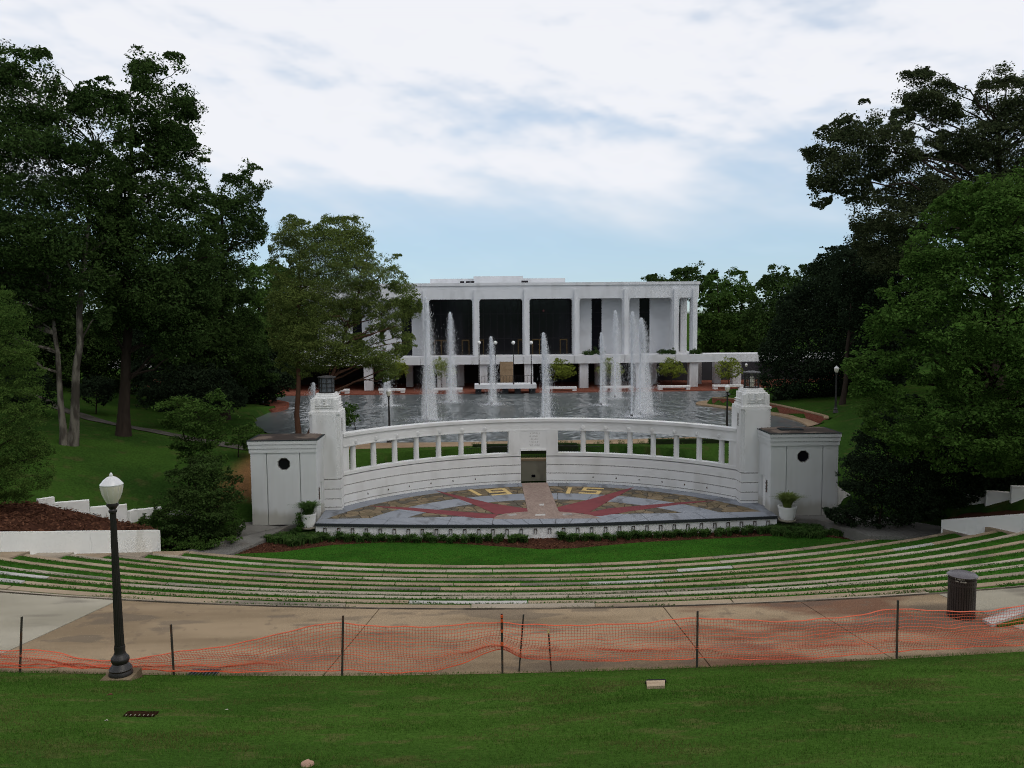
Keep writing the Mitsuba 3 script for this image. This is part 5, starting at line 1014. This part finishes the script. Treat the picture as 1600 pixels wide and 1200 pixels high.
# ------------------------------------------------------------------ lamp posts
def lamp_post(x, y, z, H_, label, block=False, group='acorn lamp posts'):
    t = thing('lamp_post', label, 'street lamp', group); s = H_/3.41; c = (x, y, 0)
    L = lambda pr: MB().lathe([(r*s, z+h*s) for r, h in pr], 20, c).m
    if block:
        part(t, 'footing', MB().hexa([(x-.255, y-.255, z-.5), (x+.255, y-.255, z-.5), (x+.255, y+.255, z-.5), (x-.255, y+.255, z-.5)], [(x-.24, y-.24, z), (x+.24, y-.24, z), (x+.24, y+.24, z), (x-.24, y+.24, z)]).m, 'footing')
    part(t, 'base', L([(.0, .002), (.19, .002), (.19, .03), (.172, .07), (.185, .10), (.15, .15), (.12, .19), (.135, .22), (.148, .25), (.14, .29), (.105, .33), (.085, .38), (.088, .46), (.08, .50)]), 'black_metal', 35)
    m = MB(); n = 16; hs = [.50, 1.2, 2.0, 2.74]; rs = [.076, .068, .056, .046]; th = np.arange(n*2)/(n*2)*2*math.pi; fl_ = 1-.10*(np.arange(n*2) % 2)
    v = np.stack([np.stack([x+np.cos(th)*r*fl_*s, y+np.sin(th)*r*fl_*s, np.full(n*2, z+h*s)], -1) for h, r in zip(hs, rs)]); k = np.arange(n*2); kk = (k+1) % (n*2)
    m.add(v.reshape(-1, 3), np.vstack([np.stack([q*n*2+k, q*n*2+kk, (q+1)*n*2+kk, (q+1)*n*2+k], -1) for q in range(3)])); part(t, 'pole', m.m, 'black_metal')
    part(t, 'collar', L([(.046, 2.73), (.065, 2.75), (.065, 2.78), (.05, 2.80), (.075, 2.84), (.095, 2.86), (.095, 2.89), (.08, 2.90), (0, 2.905)]), 'black_metal', 35)
    g = part(t, 'globe', L([(.08, 2.902), (.115, 2.97), (.15, 3.06), (.168, 3.15), (.172, 3.20), (.166, 3.22)]), 'lamp_glass', 40)
    part(g, 'cap', L([(.178, 3.20), (.182, 3.215), (.165, 3.235), (.12, 3.29), (.07, 3.33), (.03, 3.345), (.028, 3.37), (.012, 3.40), (0, 3.41)]), 'lamp_cap', 40)
    if block:
        for q in range(12):
            a = q*math.pi/6; pr = np.array([(.082, 2.905), (.117, 2.97), (.152, 3.06), (.170, 3.15), (.174, 3.20)])*s
            part(g, 'rib', MB().tube(np.column_stack([x+pr[:, 0]*math.cos(a), y+pr[:, 0]*math.sin(a), z+pr[:, 1]]), .004, 4).m, 'lamp_cap')
pl = on_level(189, 1053, 7.10); lamp_post(pl[0], pl[1], 7.10, at_depth(176, 738, pl[1])[2]-7.10, 'black lamp post with pale acorn globe on a concrete footing at the lawn edge', True, None)
for px, ty, Y, z, lab in ((608, 606, 70., 2.2, 'black lamp post with a cream globe behind the left bays of the colonnade'), (1136, 600, 71., 2.3, 'black lamp post with a cream globe just left of the right tower')):
    x = at_depth(px, 650, Y)[0]; lamp_post(x, Y, z, at_depth(px, ty, Y)[2]-z, lab)
q = at_depth(1305.5, 645, 70.); zb = ground(q[0], 70.); Yb = 70.
for _ in range(30):
    q = at_depth(1305.5, 645, Yb); g_ = ground(q[0], q[1]); Yb += (q[2]-g_)*2.0; Yb = min(max(Yb, 58), 84)
q = at_depth(1305.5, 645, Yb); lamp_post(q[0], Yb, q[2], at_depth(1305.5, 571, Yb)[2]-q[2], 'black lamp post on the grass bank at right in front of the dark evergreens')
for px, ty, by, lab in ((1165.5, 567, 604, 'distant lamp post beside the right end of the deck'),):
    q = at_depth(px, by, 111.5); lamp_post(q[0], 111.5, 2.3, at_depth(px, ty, 111.5)[2]-2.3, lab)

# ------------------------------------------------------------------ orange safety net and its posts
POSTS = [((34, 964), (30, 1052), 'leftmost'), ((267, 976), (272, 1060), 'second from left'), ((536, 962), (534, 1057), 'third from left'), ((784, 959), (785, 1052), 'red-topped middle'), ((818, 960), (810, 1049), 'leaning'), ((857, 985), (862, 1048), 'short yellow-tipped'), ((1090, 955), (1089, 1045), 'second from right'), ((1403, 938), (1401, 1034), 'rightmost')]
pb = []
for i, (tp, bt, lab) in enumerate(POSTS):
    b = on_level(*bt, WALK_Z); h = at_depth(*tp, b[1]); pb.append(b)
    t = thing('fence_post', f'{lab} thin dark steel post holding up the orange safety net', 'fence post', 'steel net posts'); r = .011 if i in (4, 5) else .0145
    b = b.copy(); b[2] -= .15; u = MB(); dz = h-b
    for (ox, oy, wx, wy) in ((0, 0, r*1.3, r*.35), (0, r*.9, r*.35, r*.9)):
        lo = [(b[0]+ox-wx, b[1]+oy-wy, b[2]), (b[0]+ox+wx, b[1]+oy-wy, b[2]), (b[0]+ox+wx, b[1]+oy+wy, b[2]), (b[0]+ox-wx, b[1]+oy+wy, b[2])]; u.hexa(lo, [(p[0]+dz[0], p[1]+dz[1], h[2]+oy*.01) for p in lo])
    part(t, 'stake', u.m, 'rust_steel')
    if i == 3:
        m = MB(); 
        for a in (.02, .1, .28, .5): m.box(h[0]-.022, h[0]+.022, h[1]-.03, h[1]+.02, h[2]-a-.045, h[2]-a)
        part(t, 'tie', m.m, 'net_orange')
    if i == 5: part(t, 'tag', MB().box(h[0]-.02, h[0]+.015, h[1]-.012, h[1]+.012, h[2]-.05, h[2]+.02).m, 'numeral')
# heights of the net's top and bottom above the pavement along x (from the photograph's measurements)
K = np.array([(-13.6, .30, .08), (-11.74, .40, .10), (-10.4, .25, .12), (-9.0, .45, .13), (-8.0, .56, .10), (-6.09, .93, .09), (-5.3, .85, .04), (-4.6, .84, .05), (-4.0, .86, .2), (-3.35, .88, .40), (-3.0, .84, .26), (-2.4, .82, .19), (-1.2, .82, .17), (0.06, .88, .17), (1.6, .80, .10), (2.7, .84, .14), (3.66, .93, .17), (5.0, .84, .17), (6.2, .90, .18), (8.2, .9, .2)])
from scipy.interpolate import PchipInterpolator
ftop, fbot = PchipInterpolator(K[:, 0], K[:, 1]), PchipInterpolator(K[:, 0], K[:, 2])
fold = PchipInterpolator([-13.6, -11.7, -9, -7, -6.1, -5, -4, -3.35, -2, -.5, 1, 3.66, 6, 8.2], [.9, .9, .8, .35, .1, .15, .5, .62, .5, .5, .45, .45, .45, .4])
net = thing('safety_net', 'orange plastic mesh safety net sagging between thin steel posts across the walkway', 'safety net')
NV = 18; post_x = [-13.4]+[p[0] for i, p in enumerate(pb) if i not in (4, 5)]+[7.6]
ybase = PchipInterpolator([-14]+[p[0] for i, p in enumerate(pb) if i not in (4, 5)]+[8.2], [14.42]+[p[1] for i, p in enumerate(pb) if i not in (4, 5)]+[14.36])
def net_point(x, v):
    x = np.asarray(x, float); b, tt = fbot(x), ftop(x); f = fold(x)
    vv = v+f*.16*np.sin(v*math.pi*2.0+.6*np.sin(x*1.3))*np.sin(v*math.pi)   # rows crowd together where the net is folded
    vv = v*(1-f)+f*np.interp(v, [0, .25, .5, .62, .8, 1], [0, .16, .20, .30, .62, 1])
    wr = .02*np.sin(x*5.1+v*9)+.015*np.sin(x*11.3-v*5)+.05*f*np.sin(v*14+x*1.7)
    z = WALK_Z+b+(tt-b)*vv+.012*np.sin(x*7.3+v*4)*(1-v)*v*4
    return np.stack([x+.05*np.sin(v*4+x*.8)*f, ybase(x)+.035+wr, z], -1)
for s_ in range(len(post_x)-1):
    xa, xb = post_x[s_], post_x[s_+1]; m = MB(); nx_ = int((xb-xa)/.05)
    for j in range(NV):
        xx = np.linspace(xa, xb, max(8, int((xb-xa)/.085))); v = j/(NV-1); m.tube(net_point(xx, np.full_like(xx, v)), ((.0050 if j % 6 else .0075) if 0 < j < NV-1 else .0125), 3, False)
    for x in np.linspace(xa, xb, nx_):
        v = np.linspace(0, 1, NV); m.tube(net_point(np.full(NV, x), v), .0031, 3, False)
    part(net, 'span', m.m, 'net_orange')

# ------------------------------------------------------------------ litter bin
bp = on_level(1513, 970, WALK_Z); x, y, z = bp[0], bp[1]+.26, WALK_Z+.004
bn = thing('litter_bin', 'dark brown slatted litter bin with a domed lid on the walkway at right', 'litter bin')
part(bn, 'liner', MB().lathe([(0, z+.03), (.232, z+.03), (.232, z+.80), (0, z+.80)], 24, (x, y, 0)).m, 'bin_metal')
for zz_ in (.02, .66, .74): part(bn, 'hoop', MB().lathe([(.235, z+zz_), (.262, z+zz_), (.262, z+zz_+.045), (.235, z+zz_+.045)], 32, (x, y, 0)).m, 'bin_metal')
for k in range(34):
    a = k/34*2*math.pi; c, s = math.cos(a), math.sin(a); u = MB().box(-.019, .019, -.006, .006, .0, .78).m
    part(bn, 'slat', xform(u, rotz(a-math.pi/2, (x+c*.25, y+s*.25, z+.01))), 'bin_metal')
part(bn, 'neck', MB().lathe([(.235, z+.79), (.25, z+.80), (.25, z+.86), (.235, z+.87)], 32, (x, y, 0)).m, 'bin_metal')
part(bn, 'lid', MB().lathe([(.24, z+.85), (.282, z+.845), (.286, z+.856), (.25, z+.885), (.17, z+.91), (.07, z+.922), (0, z+.924)], 36, (x, y, 0)).m, 'bin_lid', 40)
mk = MB(); r_ = np.random.default_rng(3)
for row_, (a0, a1, zz_) in enumerate(((-.35, .30, .815), (-.30, .42, .765))):
    a = a0
    while a < a1:
        wv = r_.uniform(.035, .055); ang = a-math.pi/2-.66
        if r_.random() > .16:
            c, s = math.cos(ang), math.sin(ang); u = MB().box(-.011, -.006, -.002, .002, 0, .026); u.box(.004, .009, -.002, .002, 0, .026)
            u.box(-.011, .009, -.002, .002, *((.0, .005), (.021, .026), (.011, .016))[int(r_.integers(3))])
            mk.add(*xform(u.m, rotz(ang-math.pi/2, (x+c*.266, y+s*.266, z+zz_))))
        a += wv*1.9
part(bn, 'lettering', mk.m, 'cream_mark', kind='stuff', label='worn pale lettering under the lid')

# ------------------------------------------------------------------ drains, marker block, stone
def on_lawn(px, py):
    d = ray(px, py); t = 12.
    for _ in range(40):
        p = CAM+d*t; e = float(lawn_h(np.array([p[0]]), np.array([p[1]]))[0]); t += (p[2]-e)/max(.25, (-d[2]+.27))
    return CAM+d*t
g = thing('drain_grate', 'rectangular iron drain grate set in the walkway right of the lamp post', 'drain')
c4 = [on_level(*q, WALK_Z) for q in ((286, 1060), (336, 1059), (345, 1046.5), (301, 1047))]
A, B, C_, D = c4
part(g, 'pit', MB().hexa([(p[0], p[1], WALK_Z-.1) for p in c4], [(p[0], p[1], WALK_Z+.004) for p in c4]).m, 'mullion')
for t_ in np.linspace(.03, .97, 9):
    a, b = A*(1-t_)+B*t_, D*(1-t_)+C_*t_; part(g, 'bar', MB().tube([a+[0, 0, .012], b+[0, 0, .012]], .010, 5).m, 'bin_lid')
for a, b in ((A, B), (D, C_)): part(g, 'frame', MB().tube([a+[0, 0, .01], b+[0, 0, .01]], .014, 5).m, 'bin_lid')
g = thing('drain_grate', 'rusty drain opening with short bars sunk in the lawn below the lamp post', 'drain')
c4 = [on_lawn(*q) for q in ((192, 1120), (240, 1120.5), (249, 1113), (200, 1112.5))]
part(g, 'opening', MB().hexa([p-[0, 0, .12] for p in c4], [p+[0, 0, .016] for p in c4]).m, 'drain_rust')
for t_ in np.linspace(.1, .95, 7):
    a, b = c4[0]*(1-t_)+c4[1]*t_, c4[3]*(1-t_)+c4[2]*t_; part(g, 'bar', MB().tube([a+[0, 0, .022], a*.85+b*.15+[0, 0, .022]], .006, 5).m, 'walk_grey')
g = thing('marker_block', 'small pale concrete block sunk in the lawn in front of the safety net', 'block')
c4 = [on_lawn(*q) for q in ((1011, 1077), (1039, 1076), (1039, 1067), (1010, 1068))]
part(g, 'block', MB().hexa([p-[0, 0, .12] for p in c4], [p+[0, 0, .045] for p in c4]).m, 'concrete_block')
c5 = [on_lawn(*q) for q in ((1008, 1069), (1041, 1068), (1040, 1064.5), (1011, 1065))]
part(g, 'slot', MB().hexa([p-[0, 0, .1] for p in c5], [p+[0, 0, .038] for p in c5]).m, 'mullion')
p = on_lawn(480, 1197); m = trimesh.creation.icosphere(2, .045); m.vertices *= [1.5, 1, .8]; m.vertices += (meshkit.fbm(m.vertices*20, 3, 2)-.5)[:, None]*.03; m.apply_translation(p+[0, 0, .02])
put(thing('stone', 'small pinkish stone at the bottom edge of the lawn', 'stone'), m, 'stone_pink', True)
for i, (px, py, lab) in enumerate(((171, 1091, 'dead brown leaf on the lawn below the lamp post'), (166, 1130, 'tiny pale scrap on the lawn left of the sunken drain'), (354, 1113, 'tiny white scrap on the lawn right of the sunken drain'))):
    p = on_lawn(px, py); v = np.array([[-.05, 0, .03], [0, -.03, .045], [.06, .01, .035], [.01, .04, .05]])*(.9 if i == 0 else .45)+p+[0, 0, .02]
    put(thing('fallen_leaf' if i == 0 else 'litter', lab, 'leaf' if i == 0 else 'litter'), MB().add(np.vstack([v, v-[0, 0, .004]]), [[0, 1, 2, 3], [7, 6, 5, 4]]).m, 'mulch_chip' if i == 0 else 'cream_mark')
